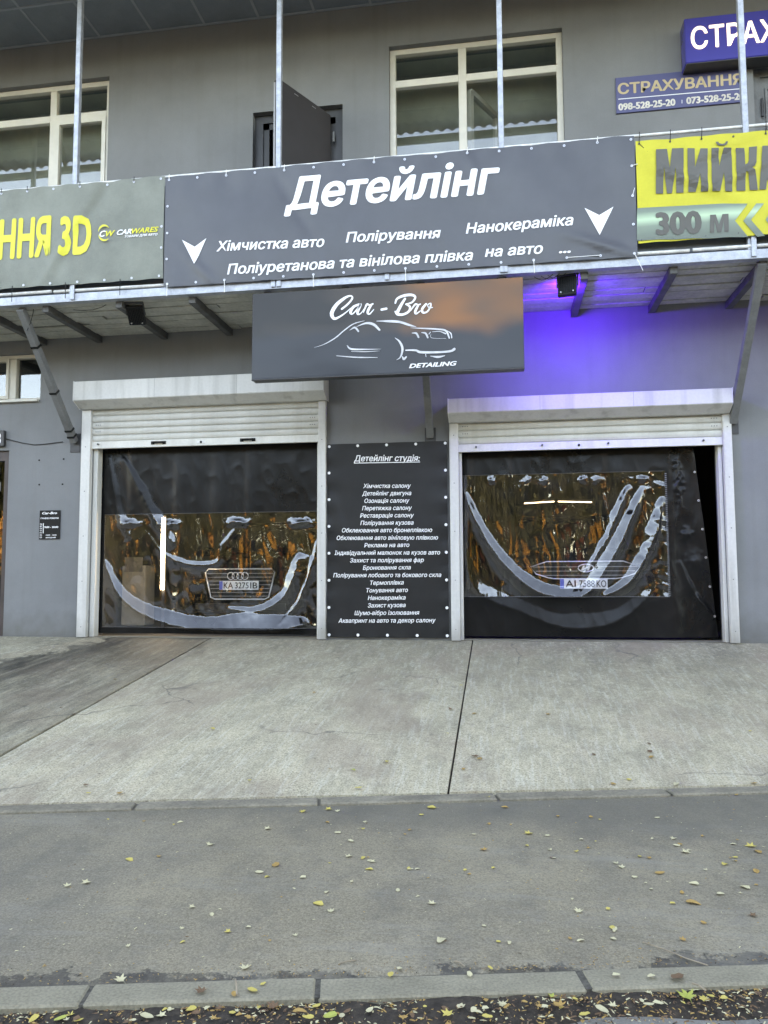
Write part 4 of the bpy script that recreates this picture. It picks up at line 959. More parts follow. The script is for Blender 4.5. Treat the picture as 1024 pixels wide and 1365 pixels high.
ld_ = bpy.data.lights.new('blue_flood', 'SPOT'); ld_.energy = 21; ld_.color = (.03, .0, 1.0); ld_.spot_size = R_(165); ld_.spot_blend = .7; ld_.shadow_soft_size = .07
lo_ = bpy.data.objects.new('blue_flood', ld_); C.objects.link(lo_); lo_.parent = t_
lo_.location = rot_ @ Vector((0, .045, -.12)); lo_.rotation_euler = (rot_ @ Vector((0, -1, -.1))).to_track_quat('Z', 'Y').to_euler()
pz = P(176, 402, -1.06); flood('unlit black floodlight under the balcony above the left garage', pz.x, -1.02, 3.51, R_(38), R_(6), False)
# loose wiring above the right floodlight
b = MB()
for sx_ in (0, 1, 2): b.tube([P(712+sx_*9+k*5, 369+6*math.sin(math.pi*k/5)-k*.7-sx_, -1.16) for k in range(6)], .003, 5)
b.obj('loose_wiring', M['black'], label='tangle of thin black wires beside the blue glowing floodlight', cat='wiring')
b = MB(); b.tube([P(x, y, -1.0) for x, y in ((46, 404), (44, 418), (41, 430), (36, 441))], .003, 5); b.tube([P(x, y, -1.0) for x, y in ((148, 402), (137, 409), (124, 413), (108, 414), (98, 413))], .003, 5)
b.obj('hanging_wire', M['black'], label='thin black wires drooping under the balcony boards at the left', cat='wire')

# ================================================================ CURTAINS
def polydist(X, Z, pts):
    """signed distance to polyline given left to right; positive = above / inside"""
    best = np.full(X.shape, 1e9); sg = np.ones(X.shape); tt = np.zeros(X.shape); n = len(pts)-1
    for i in range(n):
        ax, az = pts[i]; bx_, bz = pts[i+1]; dx, dz = bx_-ax, bz-az; L2 = dx*dx+dz*dz
        t = np.clip(((X-ax)*dx+(Z-az)*dz)/L2, 0, 1); px_, pz_ = ax+t*dx, az+t*dz
        d = np.hypot(X-px_, Z-pz_); s = np.sign(dx*(Z-az)-dz*(X-ax)); m_ = d < best
        best = np.where(m_, d, best); sg = np.where(m_, s, sg); tt = np.where(m_, (i+t)/n, tt)
    return best*sg, tt
def swag(X, Z, px, w_, slope, Yc, fall=.10, w_end=None, soft=0):
    sm = catmull([(x, y, 0) for x, y in px], 6); pts = [(P(q[0], q[1], Yc).x, P(q[0], q[1], Yc).z) for q in sm]
    s, t = polydist(X, Z, pts); w1 = w_end if w_end else w_
    ww = (w_*(1-t)+w1*t)*(.22+.78*np.sin(np.pi*np.clip(t, 0, 1))**.8)*(1+.5*vn(t*7, X*0, 63)); ww = np.maximum(ww, .012); A = slope*ww*(1+.25*vn(t*23, X*0, 64))
    s = s+.010*vn(X*5, Z*5, 65)+.0035*vn(X*24, Z*24, 66)-.016*np.abs(vn(X*13, Z*4, 67))
    fade = np.clip(np.minimum(t, 1-t)/.08, 0, 1); fade = fade*fade*(3-2*fade)
    up = np.clip(1-s/ww, 0, 1); up = up**.97
    dn = np.exp(np.clip(s, -9, 0)/fall)
    return A*np.where(s > 0, up, dn)*fade
YCL, YCR = .15, .15
def bump(X, Z, px, py, rx, rz, A, Yc):
    p = P(px, py, Yc); X = X+.05*vn(X*22, Z*30, 80+int(px) % 7); Z = Z+.03*vn(X*30, Z*18, 90+int(px) % 5); return A*np.exp(-((X-p.x)/rx)**2-((Z-p.z)/rz)**2)
def curtain_surface(side):
    def f(X, Z):
        Yc = YCL
        if side == 'L':
            top, clear_top, x0, x1 = 2.25, 1.42, -4.75, -2.03
        else:
            top, clear_top, x0, x1 = 2.1, 1.79, -.46, 2.2
        d = np.zeros_like(X)
        hang = np.clip((top-Z)/top, 0, 1)
        warp = .12*vn(X*2, Z*1.4, 51)
        # soft vertical folds
        d += .040*vn((X+warp)*2.6, Z*.35, 52)*hang**.4 + .022*vn((X+warp*.6)*7, Z*.55, 53) - .008*np.abs(vn(X*9+Z*3, Z*5-X*2, 68))
        clear = np.clip((clear_top-Z)/.05, 0, 1)
        # crinkles of the stiff film: long thin creases gathered at the seam
        ka = .42 if side == 'L' else .62
        d += ka*clear*(.0040*vn((X+warp*.5)*13, Z*.7, 54) - .008*np.abs(vn((X+warp*.7)*8, Z*.6, 61)) - .0025*np.abs(vn((X+warp*.5)*19+Z*1.5, Z*1.0, 62)) + .0012*vn((X+warp*.4)*30, Z*.9, 55) - .0016*np.abs(vn(X*6+Z*3, Z*4-X*2, 56)))
        if side == 'L':
            d += swag(X, Z, [(139, 742), (150, 775), (172, 806), (215, 828), (262, 838), (330, 840), (385, 838), (415, 830)], .13, .55, Yc, .035, .22)
            d += swag(X, Z, [(190, 700), (215, 735), (250, 752), (290, 750), (300, 725), (318, 700)], .06, .24, Yc, .10)
            d += swag(X, Z, [(300, 810), (340, 816), (375, 800), (392, 770), (400, 735)], .10, .42, Yc, .10)
            d += swag(X, Z, [(370, 835), (400, 800), (415, 760), (424, 715)], .05, .5, Yc, .05)
            for px, py, A in ((172, 691, .022), (226, 692, .03), (318, 690, .028), (400, 690, .03), (440, 690, .02)):
                d += bump(X, Z, px, py+7, .10, .035, A, Yc)*(np.clip((1.425-Z)/.012, 0, 1)+.35*(Z > 1.425))
            # diagonal sweeps on the black top
            d += swag(X, Z, [(146, 606), (150, 640), (160, 690), (175, 720)], .075, .34, Yc, .05)
            d += swag(X, Z, [(162, 606), (185, 650), (205, 688), (235, 730)], .10, .40, Yc, .06)
        else:
            d += swag(X, Z, [(611, 640), (632, 690), (660, 738), (695, 775), (728, 793), (775, 795), (800, 770), (822, 735), (842, 690), (862, 640)], .15, .55, Yc, .045, .13)
            d += swag(X, Z, [(611, 715), (622, 760), (640, 792), (690, 815), (760, 838), (830, 826), (880, 775)], .17, .20, Yc, .07)
            d += swag(X, Z, [(800, 797), (835, 780), (860, 745), (876, 705), (884, 660)], .14, .55, Yc, .035, .10)
            d += swag(X, Z, [(775, 770), (800, 735), (820, 695), (840, 645)], .07, .5, Yc, .03)
            for px, A in ((655, .014), (703, .012), (724, .014), (778, .014), (796, .012), (855, .016)):
                d += bump(X, Z, px, 640, .04, .03, A, Yc)*(np.clip((1.79-Z)/.012, 0, 1)+.3*(Z > 1.79))
            # puckers along the zip on the right
            pz_ = np.exp(-(np.minimum(X-1.70, 0)/.10)**2)*np.clip((1.715-X)/.012, 0, 1)*np.clip((Z-.45)/.05, 0, 1)
            d += .016*pz_*vn(Z*19+X*6, X*3, 57)*np.clip((1.79-Z)/.05, 0, 1)
            q = np.clip((X-1.74)/.05, 0, 1)
            d += q*(.034*vn(X*7+Z*2.0, Z*1.6, 58)+.010*vn(X*15-Z*4, Z*4, 59))
            d += q*(bump(X, Z, 916, 712, .045, .06, .022, Yc)+bump(X, Z, 930, 750, .07, .10, .018, Yc)+bump(X, Z, 905, 640, .03, .22, .02, Yc))
            d += swag(X, Z, [(905, 745), (925, 790), (955, 828)], .05, .55, Yc, .04)*q
            # flap leans outwards towards its free edge
            d += -q*.05*np.clip((X-1.8)/.4, 0, 1)
        edge = np.clip(np.minimum(X-x0, 9)/.08, 0, 1)
        return Yc - d*edge + .012*(1-edge)
    return f
def curtain(side, label, x0, x1, z0, z1, panel, right_edge=None):
    Yc = .15; fsurf = curtain_surface(side)
    t = thing('pvc_curtain', label, 'curtain', ((x0+x1)/2, Yc, z0))
    st = .0115; nx = int((x1-x0)/st); nz = int((z1-z0)/st)
    xs_ = list(np.linspace(x0, x1, nx+1)); zs_ = list(np.linspace(z0, z1, nz+1))
    for arr, vals in ((xs_, panel[:2]), (zs_, panel[2:])):
        for v in vals:
            i = min(range(len(arr)), key=lambda k: abs(arr[k]-v)); arr[i] = v
    X, Z = np.meshgrid(np.array(xs_), np.array(zs_), indexing='ij')
    if right_edge:      # slanted free edge
        (zt_, xt_), (zb_, xb_) = right_edge; xe = xt_+(xb_-xt_)*(zt_-Z)/(zt_-zb_)
        xm = panel[1]+.03; X = np.where(X > xm, xm+(X-xm)/(x1-xm)*(xe-xm), X)
    Yv = fsurf(X, Z); V = np.stack([X, Yv, Z], -1).reshape(-1, 3)
    FB, FC = [], []
    for i in range(nx):
        cx = .5*(xs_[i]+xs_[i+1])
        for j in range(nz):
            a = i*(nz+1)+j; cz = .5*(zs_[j]+zs_[j+1])
            (FC if panel[0] < cx < panel[1] and panel[2] < cz < panel[3] else FB).append((a, a+nz+1, a+nz+2, a+1))
    for nm, F_, mm in (('black_sheet', FB, M['pvc']), ('clear_panel', FC, M['clear'])):
        used = sorted({i for f in F_ for i in f}); mp = {o: n for n, o in enumerate(used)}
        meshobj(nm, [tuple(V[i]) for i in used], [tuple(mp[i] for i in f) for f in F_], mm, t, smooth=True)
    # welded seams round the clear panel
    b = MB()
    def seam(pts, r=.0045): 
        P_ = [(x, float(fsurf(np.array(x), np.array(z)))-.003, z) for x, z in pts]; b.tube(P_, r, 5)
    seam([(x, panel[3]) for x in np.arange(panel[0], panel[1], .03)], .003); seam([(x, panel[2]) for x in np.arange(panel[0], panel[1], .03)], .004 if side == 'R' else .003)
    b.obj('seam', mat('seam thread', (.10, .10, .10), .3), t, smooth=True)
    return t, fsurf
cl, fl = curtain('L', 'black curtain with wide clear window panel hanging in the left garage opening', -4.735, -2.035, .035, 2.24, (-4.655, -2.06, .105, 1.42))
cr_, fr_ = curtain('R', 'black curtain with clear window and eyeleted side flap hanging in the right garage opening', -.45, 2.17, .035, 2.08, (-.445, 1.70, .458, 1.785), ((2.0, 2.0), (.2, 2.175)))
for px, py in ((927.5, 628.5), (933, 666.5), (938, 705), (943, 743), (949, 782), (955.5, 822)):
    p = P(px, py, .12); link('eyelet', EYE_M, cr_, (p.x, float(fr_(np.array(p.x), np.array(p.z)))-.004, p.z))
b = MB()
z_ = .47
while z_ < 1.77: b.box(1.693, 1.713, float(fr_(np.array(1.70), np.array(z_)))-.012, float(fr_(np.array(1.70), np.array(z_)))-.002, z_, z_+.009); z_ += .021
b.obj('zip_teeth', M['greysteel'], cr_)

# ================================================================ GARAGE CONTENTS
def car(label, paint, cx, y0, z_plate, logo, platetext, w_=.90):
    t = thing('parked_car', label, 'car', (cx, y0+2.2, 0))
    def put(b, nm, m_, smooth=False, bevel=0, parent=None):
        o = b.obj(nm, m_, parent or t, smooth=smooth, bevel=bevel); return o
    # body: loft of sections from nose to tail
    st = [(0.0, .70, .30, .60, .66), (.05, .80, .22, .66, .74), (.25, .87, .18, .72, .84), (.9, w_, .18, .80, .98), (1.25, w_, .18, .86, 1.02), (2.2, w_+.01, .18, .90, 1.0), (3.4, w_, .18, .92, 1.03), (4.1, w_-.03, .2, .90, 1.08), (4.4, w_-.1, .3, .84, 1.0), (4.46, w_-.2, .4, .75, .88)]
    V, Fc = [], []; K = 14
    for (y, hw, zb, zsd, zt) in st:
        sec = [(-hw*.86, zb), (-hw*.97, zb+.06), (-hw, (zb+zsd)/2), (-hw*.985, zsd), (-hw*.93, zsd+(zt-zsd)*.55), (-hw*.75, zt-.01), (-hw*.35, zt), (hw*.35, zt), (hw*.75, zt-.01), (hw*.93, zsd+(zt-zsd)*.55), (hw*.985, zsd), (hw, (zb+zsd)/2), (hw*.97, zb+.06), (hw*.86, zb)]
        V += [(cx+x, y0+y, z) for x, z in sec]
    for i in range(len(st)-1):
        for k in range(K): Fc.append((i*K+k, i*K+(k+1) % K, (i+1)*K+(k+1) % K, (i+1)*K+k))
    Fc += [tuple(range(K)), tuple(range((len(st)-1)*K, len(st)*K))[::-1]]
    meshobj('body', V, Fc, paint, t, smooth=True)
    cab = [(1.15, .70, 1.0, 1.01), (1.85, .62, 1.0, 1.42), (2.4, .60, 1.0, 1.47), (3.3, .60, 1.0, 1.42), (4.05, .66, 1.03, 1.06)]; V, Fc = [], []
    for y, hw, zb, zt in cab: V += [(cx-.78, y0+y, zb-.05), (cx-hw, y0+y, zt), (cx-hw*.4, y0+y, zt+.015), (cx+hw*.4, y0+y, zt+.015), (cx+hw, y0+y, zt), (cx+.78, y0+y, zb-.05)]
    for i in range(4):
        for k in range(6): Fc.append((i*6+k, i*6+(k+1) % 6, (i+1)*6+(k+1) % 6, (i+1)*6+k))
    meshobj('cabin_glass', V, Fc, M['carglass'], t, smooth=True)
    b = MB()
    for x in (-.5, .5): b.bar((cx+x*1.0, y0+1.85, 1.455), (cx+x*1.0, y0+3.3, 1.455), .3, .03)
    b.box(cx-.58, cx+.58, y0+1.9, y0+3.3, 1.44, 1.49); put(b, 'roof', paint, True, .01)
    for sx in (-1, 1):
        for yy in (.85, 3.55):
            b = MB(); b.tube([(cx+sx*.70, y0+yy, .325), (cx+sx*.90, y0+yy, .325)], .325, 20); wh = put(b, 'wheel', M['tyre'], False, .02)
            b = MB(); b.tube([(cx+sx*.89, y0+yy, .325), (cx+sx*.915, y0+yy, .325)], .21, 14); put(b, 'rim', M['chromelit'], False, .01, wh)
        b = MB(); yy = y0+.09; b.prism([(cx+sx*.50, .70), (cx+sx*.80, .74), (cx+sx*.83, .80), (cx+sx*.52, .76)], yy-.06, yy+.1); put(b, 'headlight', M['carglass'], False, .005)
        b = MB(); b.box(cx+sx*.98-.07, cx+sx*.98+.07, y0+1.32, y0+1.42, .98, 1.1); put(b, 'mirror', paint, False, .02)
    gy = y0-.03
    if logo == 'rings':
        hexa = [(-.42, .78), (.42, .78), (.46, .735), (.385, .42), (.33, .395), (-.33, .395), (-.385, .42), (-.46, .735)]; zlog = .69
    else:
        hexa = [(-.40, .84), (.44, .84), (.62, .78), (.56, .70), (.42, .655), (.36, .645), (-.32, .645), (-.38, .655), (-.52, .70), (-.58, .78)]; zlog = .765
    g = MB(); g.prism([(cx+x, z) for x, z in hexa], gy+.01, gy+.05); gr = put(g, 'grille', M['black'])
    P3 = [(cx+x, gy, z) for x, z in hexa]; MB().tube(P3, .009 if logo == 'rings' else .007, 6, close=True).obj('grille_surround', M['chromelit'], gr, smooth=True)
    zs_ = np.arange(min(z for x, z in hexa)+.04, max(z for x, z in hexa)-.02, .048)
    for z in zs_:
        xsn = []; n = len(hexa)
        for i in range(n):
            (ax, az), (bx_, bz) = hexa[i], hexa[(i+1) % n]
            if (az-z)*(bz-z) < 0: xsn.append(ax+(bx_-ax)*(z-az)/(bz-az))
        if len(xsn) == 2: MB().box(cx+min(xsn)+.02, cx+max(xsn)-.02, gy-.004, gy+.01, z-.006, z+.004).obj('grille_bar', mat('grille bar', (.22, .22, .22), .35) if z == zs_[0] else bpy.data.materials['grille bar'], gr)
    if logo == 'rings':
        for k in range(4): MB().tube([(cx-.02+(-1.5+k)*.062+.045*math.cos(a), gy-.02, zlog+.045*math.sin(a)) for a in np.linspace(0, 2*math.pi, 19)[:-1]], .0055, 6, close=True).obj('emblem_ring', M['chromelit'], gr, smooth=True)
    else:
        MB().tube([(cx+.03+.085*math.cos(a), gy-.02, zlog+.043*math.sin(a)) for a in np.linspace(0, 2*math.pi, 25)[:-1]], .007, 6, close=True).obj('emblem_ring', M['chromelit'], gr, smooth=True)
        e = MB(); c0 = cx+.03; e.prism([(c0-.055, zlog-.026), (c0-.035, zlog-.028), (c0-.010, zlog-.004), (c0+.018, zlog+.000), (c0+.012, zlog-.028), (c0+.032, zlog-.026), (c0+.055, zlog+.028), (c0+.035, zlog+.028), (c0+.012, zlog+.008), (c0-.016, zlog+.002), (c0-.012, zlog+.028), (c0-.03, zlog+.026)], gy-.025, gy-.015); e.obj('emblem_letter', M['chromelit'], gr)
    pc = cx + (.0 if logo == 'rings' else 0.0); pz0 = z_plate-.057
    np_ = MB().box(pc-.26, pc+.26, gy-.035, gy-.028, pz0, pz0+.114).obj('number_plate', M['plate'], t, bevel=.002)
    MB().box(pc-.258, pc-.215, gy-.038, gy-.0352, pz0+.003, pz0+.055).obj('flag_yellow', M['plateblue'], np_)
    MB().box(pc-.258, pc-.215, gy-.038, gy-.0352, pz0+.055, pz0+.111).obj('flag_blue', M['plateblue'], np_)
    parts = platetext.split('|'); spans = [(-.20, -.075), (-.05, .13), (.15, .245)] if logo == 'rings' else [(-.20, -.085), (-.05, .12), (.14, .245)]
    for s_, (a_, c_) in zip(parts, spans):
        v_, f_ = text_raw(s_, .01, 0); lettering('lettering', s_, (pc+a_, gy-.036, pz0+.02), (pc+c_, gy-.036, pz0+.02), .076, M['ink'], np_, bold=.012, off=.003, world=True, capbody='0')
    b = MB(); b.box(cx-.6, cx+.6, gy+.0, gy+.06, .26, .34); put(b, 'lower_intake', M['black'])
    return t
pl_ = P(326, 785, 1.3); car('dark car with four ring grille emblem parked behind the left curtain', M['carblack'], pl_.x+.0, 1.15, .57, 'rings', 'KA|3275|IB')
pr_ = P(777, 780, .8); car('dark car with oval emblem on its grille parked behind the right curtain', M['carbrown'], pr_.x-.01, .66, .59, 'oval', 'AI|7588|KO')
p0, p1 = P(218, 690, 1.0), P(218, 786, 1.0)
lt_ = thing('tube_light', 'bright upright white tube light glowing inside the left garage', 'lamp', (p0.x, 1.0, p1.z))
MB().tube([(p0.x, 1.0, p1.z), (p0.x, 1.0, p0.z)], .022, 10).obj('tube', M['led'], lt_, smooth=True)
b = MB(); b.box(p0.x-.02, p0.x+.02, 1.03, 1.05, .02, p0.z+.03); b.box(p0.x-.15, p0.x+.15, .95, 1.15, .005, .02); b.obj('stand', M['darkmetal'], lt_)
for nm, a_, c_ in (('left of the two thin ceiling strip lights inside the right garage', (699, 671), (739, 668.5)), ('right of the two thin ceiling strip lights inside the right garage', (744, 668.5), (789, 669.5))):
    A_, B_ = P(*a_, 4.5), P(*c_, 4.5); t = thing('strip_light', nm, 'lamp', (A_.x, 4.5, A_.z), group='strip lights inside the right garage')
    MB().tube([A_, B_], .009, 8).obj('tube', M['led2'], t); MB().bar(A_+Vector((0, .02, .03)), B_+Vector((0, .02, .03)), .05, .03).obj('fitting', M['greysteel'], t)
    b = MB(); 
    for q in (A_, B_): b.bar(q+Vector((0, .02, .04)), Vector((q.x, q.y+.02, 3.3)), .006, .006)
    b.obj('hanger', M['darkmetal'], t)
p0, p1 = P(163, 754, 1.6), P(193, 800, 1.6)
b = MB(); b.box(p0.x, p1.x, 1.6, 1.9, .02, p0.z); st_ = b.obj('storage_box', M['cardboard'], bevel=.01, label='dim grey upright box standing inside the left garage by the tube light', cat='box')
MB().box(p0.x+.04, p1.x-.04, 1.592, 1.599, .75, .95).obj('box_print', M['greysteel'], st_)

# ================================================================ LEAVES, TWIGS, DEBRIS
LC = {'yellow': (.62, .48, .13), 'pale': (.62, .55, .34), 'ochre': (.48, .28, .09), 'brown': (.20, .11, .06), 'green': (.42, .44, .10)}
LM = {k: mat('leaf '+k, v, .7, .18, 60) for k, v in LC.items()}
def leaf_mesh(kind, colour, seed):
    r = random.Random(seed); n = {'oval': 10, 'chip': 6, 'lobed': 18}[kind]; out = []
    for i in range(n):
        a = 2*math.pi*i/n
        if kind == 'oval': x, y = .5*math.cos(a), .30*math.sin(a)*(1-.25*math.cos(a)); 
        elif kind == 'chip': rr = r.uniform(.35, .5); x, y = rr*math.cos(a), rr*.8*math.sin(a)
        else: rr = .5 if i % 3 == 0 else (.26 if i % 3 == 1 else .33); x, y = rr*math.cos(a), rr*math.sin(a)
        x += r.uniform(-.03, .03); y += r.uniform(-.03, .03); out.append([x, y])
    cu, cv_ = r.uniform(.2, .7), r.uniform(-.25, .35)
    V = [(0, 0, 0)]+[(x, y, cu*y*y*1.3+cv_*x*x+r.uniform(0, .05)) for x, y in out]; zmin = min(v[2] for v in V); V = [(x, y, z-zmin) for x, y, z in V]
    if kind != 'chip': V += [(-.5, -.012, V[1+n//2][2]), (-.5, .012, V[1+n//2][2]), (-.85, .03, .0)]
    Fc = [(0, 1+i, 1+(i+1) % n) for i in range(n)]
    if kind != 'chip': Fc.append((n+1, n+2, n+3))
    me = bpy.data.meshes.new('fallen_leaf'); me.from_pydata(V, [], Fc); me.materials.append(LM[colour]); me.update(); return me
LMESH = {(k, c): [leaf_mesh(k, c, s*7+hash_) for s in range(3)] for hash_, k in enumerate(('oval', 'chip', 'lobed')) for c in LC}
words = {'yellow': 'yellow', 'pale': 'pale straw coloured', 'ochre': 'orange brown', 'brown': 'dark brown', 'green': 'yellow green'}
def put_leaf(px, py, sz, kind, colour, where):
    if where == 'apron':
        v = ray(px, py); t = 1.0
        lo, hi = .5, 40
        for _ in range(40):
            t = (lo+hi)/2; p = EYE+v*t; zz = -.555*p.y/le(p.x) if p.y < 0 else 0
            if p.z > zz: lo = t
            else: hi = t
        p = EYE+v*t; rx = .13
    elif where == 'kerb': p = G(px, py, -.578); rx = 0
    elif where == 'gutter': p = G(px, py, -.600); rx = 0
    else: p = G(px, py, -.58); rx = 0
    o = link('fallen_leaf', random.choice(LMESH[kind, colour]), None, (p.x, p.y, p.z+.004))
    o.rotation_euler = (rx+random.uniform(-.12, .12), random.uniform(-.12, .12), random.uniform(0, 6.28)); sz = sz*(.72 if where == 'gutter' else .95); o.scale = (sz, sz, sz)
    shp = {'oval': 'oval leaf', 'chip': 'leaf scrap', 'lobed': 'lobed leaf'}[kind]
    wh = {'apron': 'on the concrete apron', 'pave': 'lying on the grey asphalt pavement', 'kerb': 'lying on a kerb stone', 'gutter': 'in the gutter dirt'}[where]
    if where in ('pave', 'kerb', 'gutter', 'apron'):
        cx_ = ('at the far left', 'left of centre', 'near centre', 'right of centre', 'at the far right')[min(4, max(0, int(px/205)))]
        cy_ = {'pave': ('under the apron edge', 'near the apron', 'halfway out', 'nearer the kerb', 'just behind the kerb')[min(4, max(0, int((py-1078)/45)))], 'apron': ('by the doors', 'halfway down', 'low down')[min(2, max(0, int((py-860)/70)))]}.get(where, '')
        wh = (wh if where != 'pave' else 'on the asphalt') + (' ' + cy_ if cy_ else '') + ' ' + cx_
    szw = 'large ' if sz > .052 else ('small ' if sz < .036 else '')
    o['label'] = f"{szw}{words[colour]} {shp} {wh}".replace('straw coloured ', '').replace('lying ', ''); o['category'] = 'leaf'; o['group'] = f"{words[colour]} {shp} pieces {wh}"
big = [(576,1078,.05,'oval','yellow'),(673,1077,.045,'oval','ochre'),(280,1127,.05,'lobed','pale'),(172,1147,.045,'oval','yellow'),(90,1182,.04,'lobed','pale'),(115,1178,.05,'lobed','pale'),(368,1154,.055,'oval','ochre'),(346,1164,.045,'oval','pale'),(356,1170,.03,'oval','yellow'),
 (404,1171,.04,'chip','pale'),(357,1106,.05,'lobed','pale'),(424,1206,.05,'oval','yellow'),(441,1216,.035,'lobed','pale'),(327,1292,.045,'lobed','pale'),(337,1322,.045,'oval','yellow'),(160,1308,.045,'lobed','pale'),(351,1313,.022,'oval','yellow'),
 (705,1112,.055,'lobed','yellow'),(645,1134,.045,'lobed','ochre'),(652,1099,.03,'oval','ochre'),(545,1159,.03,'oval','yellow'),(576,1206,.04,'lobed','pale'),(588,1255,.055,'oval','pale'),(771,1216,.04,'lobed','pale'),(819,1242,.02,'oval','pale'),
 (828,1157,.04,'lobed','pale'),(880,1165,.045,'oval','ochre'),(914,1137,.055,'lobed','pale'),(925,1179,.045,'oval','pale'),(925,1205,.06,'oval','ochre'),(993,1184,.05,'oval','pale'),(1001,1129,.06,'lobed','yellow'),(960,1193,.045,'oval','pale'),(966,1153,.045,'oval','yellow'),(1010,1136,.05,'oval','ochre'),
 (820,1240,.03,'oval','pale'),(1004,1222,.04,'lobed','brown'),(818,1253,.03,'chip','pale'),(910,1254,.03,'lobed','ochre'),(521,1300,.035,'oval','yellow'),(533,1293,.03,'chip','pale'),(626,1300,.03,'oval','pale'),(654,1292,.025,'oval','yellow'),(468,1122,.04,'oval','pale'),(492,1160,.04,'oval','yellow'),
 (497,1150,.035,'lobed','pale'),(484,1145,.035,'oval','yellow'),(450,1111,.035,'oval','pale'),(437,1097,.03,'oval','ochre'),(562,1087,.03,'oval','yellow'),(465,1143,.04,'lobed','pale'),(898,1119,.04,'lobed','pale'),(902,1128,.035,'oval','pale'),(980,1144,.03,'oval','yellow'),(876,1091,.03,'oval','pale'),(744,1089,.03,'oval','ochre'),
 (775,1120,.03,'chip','pale'),(768,1136,.03,'lobed','yellow'),(735,1144,.02,'oval','brown'),(620,1161,.025,'oval','yellow'),(547,1160,.03,'oval','pale'),(1008,1162,.045,'oval','ochre')]
for a in big: put_leaf(*a, 'pave')
rl = random.Random(5)
for i in range(80):
    while True:
        px, py = rl.uniform(0, 1024), rl.uniform(1090, 1275)
        dens = math.exp(-((px-900)/140)**2-((py-1140)/45)**2)+.8*math.exp(-((px-455)/70)**2-((py-1125)/40)**2)+.16
        if rl.random() < dens: break
    put_leaf(px, py, rl.uniform(.014, .034), rl.choice(('chip', 'oval', 'lobed')), rl.choice(('pale', 'pale', 'pale', 'yellow', 'ochre')), 'pave')
for a in [(516,1016,.05,'oval','yellow'),(153,906,.04,'oval','ochre'),(284,972,.05,'oval','yellow'),(419,924,.04,'lobed','ochre'),(601,946,.06,'lobed','brown'),(632,952,.05,'oval','ochre'),(618,1026,.04,'oval','ochre'),(633,1009,.06,'lobed','brown'),(640,1012,.05,'oval','ochre'),(731,953,.05,'lobed','ochre'),
 (866,1002,.055,'oval','brown'),(868,1010,.05,'oval','ochre'),(866,992,.04,'oval','brown'),(791,1006,.04,'oval','brown'),(818,1046,.05,'oval','ochre'),(839,1040,.04,'oval','yellow'),(902,1046,.06,'oval','pale'),(771,1085,.03,'oval','pale'),(478,1051,.05,'oval','yellow'),(471,1027,.04,'oval','green'),(440,1026,.03,'oval','ochre'),
 (333,1041,.04,'oval','yellow'),(160,1058,.05,'lobed','ochre'),(118,1058,.03,'oval','yellow'),(115,1047,.04,'oval','brown'),(650,1063,.045,'oval','yellow'),(615,914,.03,'oval','yellow'),(596,978,.03,'oval','yellow'),(1000,975,.03,'oval','yellow'),(1005,1045,.045,'oval','ochre'),(982,1060,.03,'oval','ochre'),(1010,896,.03,'oval','pale'),
 (82,944,.03,'chip','brown'),(99,953,.04,'lobed','brown'),(770,865,.03,'oval','ochre')]: put_leaf(*a, 'apron')
for i in range(14): put_leaf(rl.uniform(0, 1024), rl.uniform(900, 1062), rl.uniform(.012, .026), 'chip', rl.choice(('pale', 'brown', 'ochre')), 'apron')
for a in [(575,1077,.05,'oval','yellow'),(500,1068,.045,'oval','yellow'),(438,1080,.05,'lobed','yellow'),(450,1082,.04,'lobed','pale'),(404,1083,.045,'lobed','yellow'),(405,1075,.03,'oval','ochre')]: put_leaf(*a, 'pave')
for a in [(268,1323,.045,'lobed','brown'),(312,1326,.03,'oval','ochre'),(904,1304,.06,'oval','brown'),(868,1303,.035,'chip','pale'),(822,1301,.03,'chip','pale')]: put_leaf(*a, 'kerb')
for a in [(915,1330,.09,'lobed','green'),(735,1328,.045,'oval','green'),(745,1342,.07,'lobed','ochre'),(718,1343,.035,'lobed','ochre'),(803,1348,.07,'oval','pale'),(817,1342,.045,'lobed','pale'),(780,1354,.05,'oval','yellow'),(865,1341,.05,'oval','pale'),(878,1339,.05,'chip','pale'),
 (938,1333,.045,'lobed','yellow'),(965,1332,.04,'oval','yellow'),(926,1321,.06,'lobed','pale'),(400,1350,.06,'oval','ochre'),(411,1358,.05,'oval','yellow'),(440,1356,.06,'oval','green'),(422,1343,.045,'oval','yellow'),(364,1343,.06,'lobed','brown'),(255,1347,.05,'oval','yellow'),(215,1356,.05,'lobed','pale'),
 (80,1360,.05,'oval','green'),(45,1360,.05,'oval','yellow'),(105,1362,.04,'oval','yellow'),(93,1355,.04,'lobed','yellow'),(196,1357,.07,'oval','pale'),(597,1354,.06,'lobed','yellow'),(615,1343,.05,'oval','pale'),(636,1351,.05,'oval','pale'),(650,1357,.045,'oval','yellow'),(670,1340,.05,'lobed','pale'),(538,1358,.05,'lobed','ochre'),(648,1335,.03,'chip','ochre')]: put_leaf(*a, 'gutter')
for i in range(55):
    px = rl.uniform(-10, 1034); y0 = 1352-px*.035 if px < 420 else 1344-(px-420)*.052
    put_leaf(px, y0+rl.uniform(3, 20), rl.uniform(.015, .045), rl.choice(('chip', 'oval', 'oval', 'lobed')), rl.choice(('pale', 'yellow', 'ochre', 'brown', 'brown', 'pale')), 'gutter')
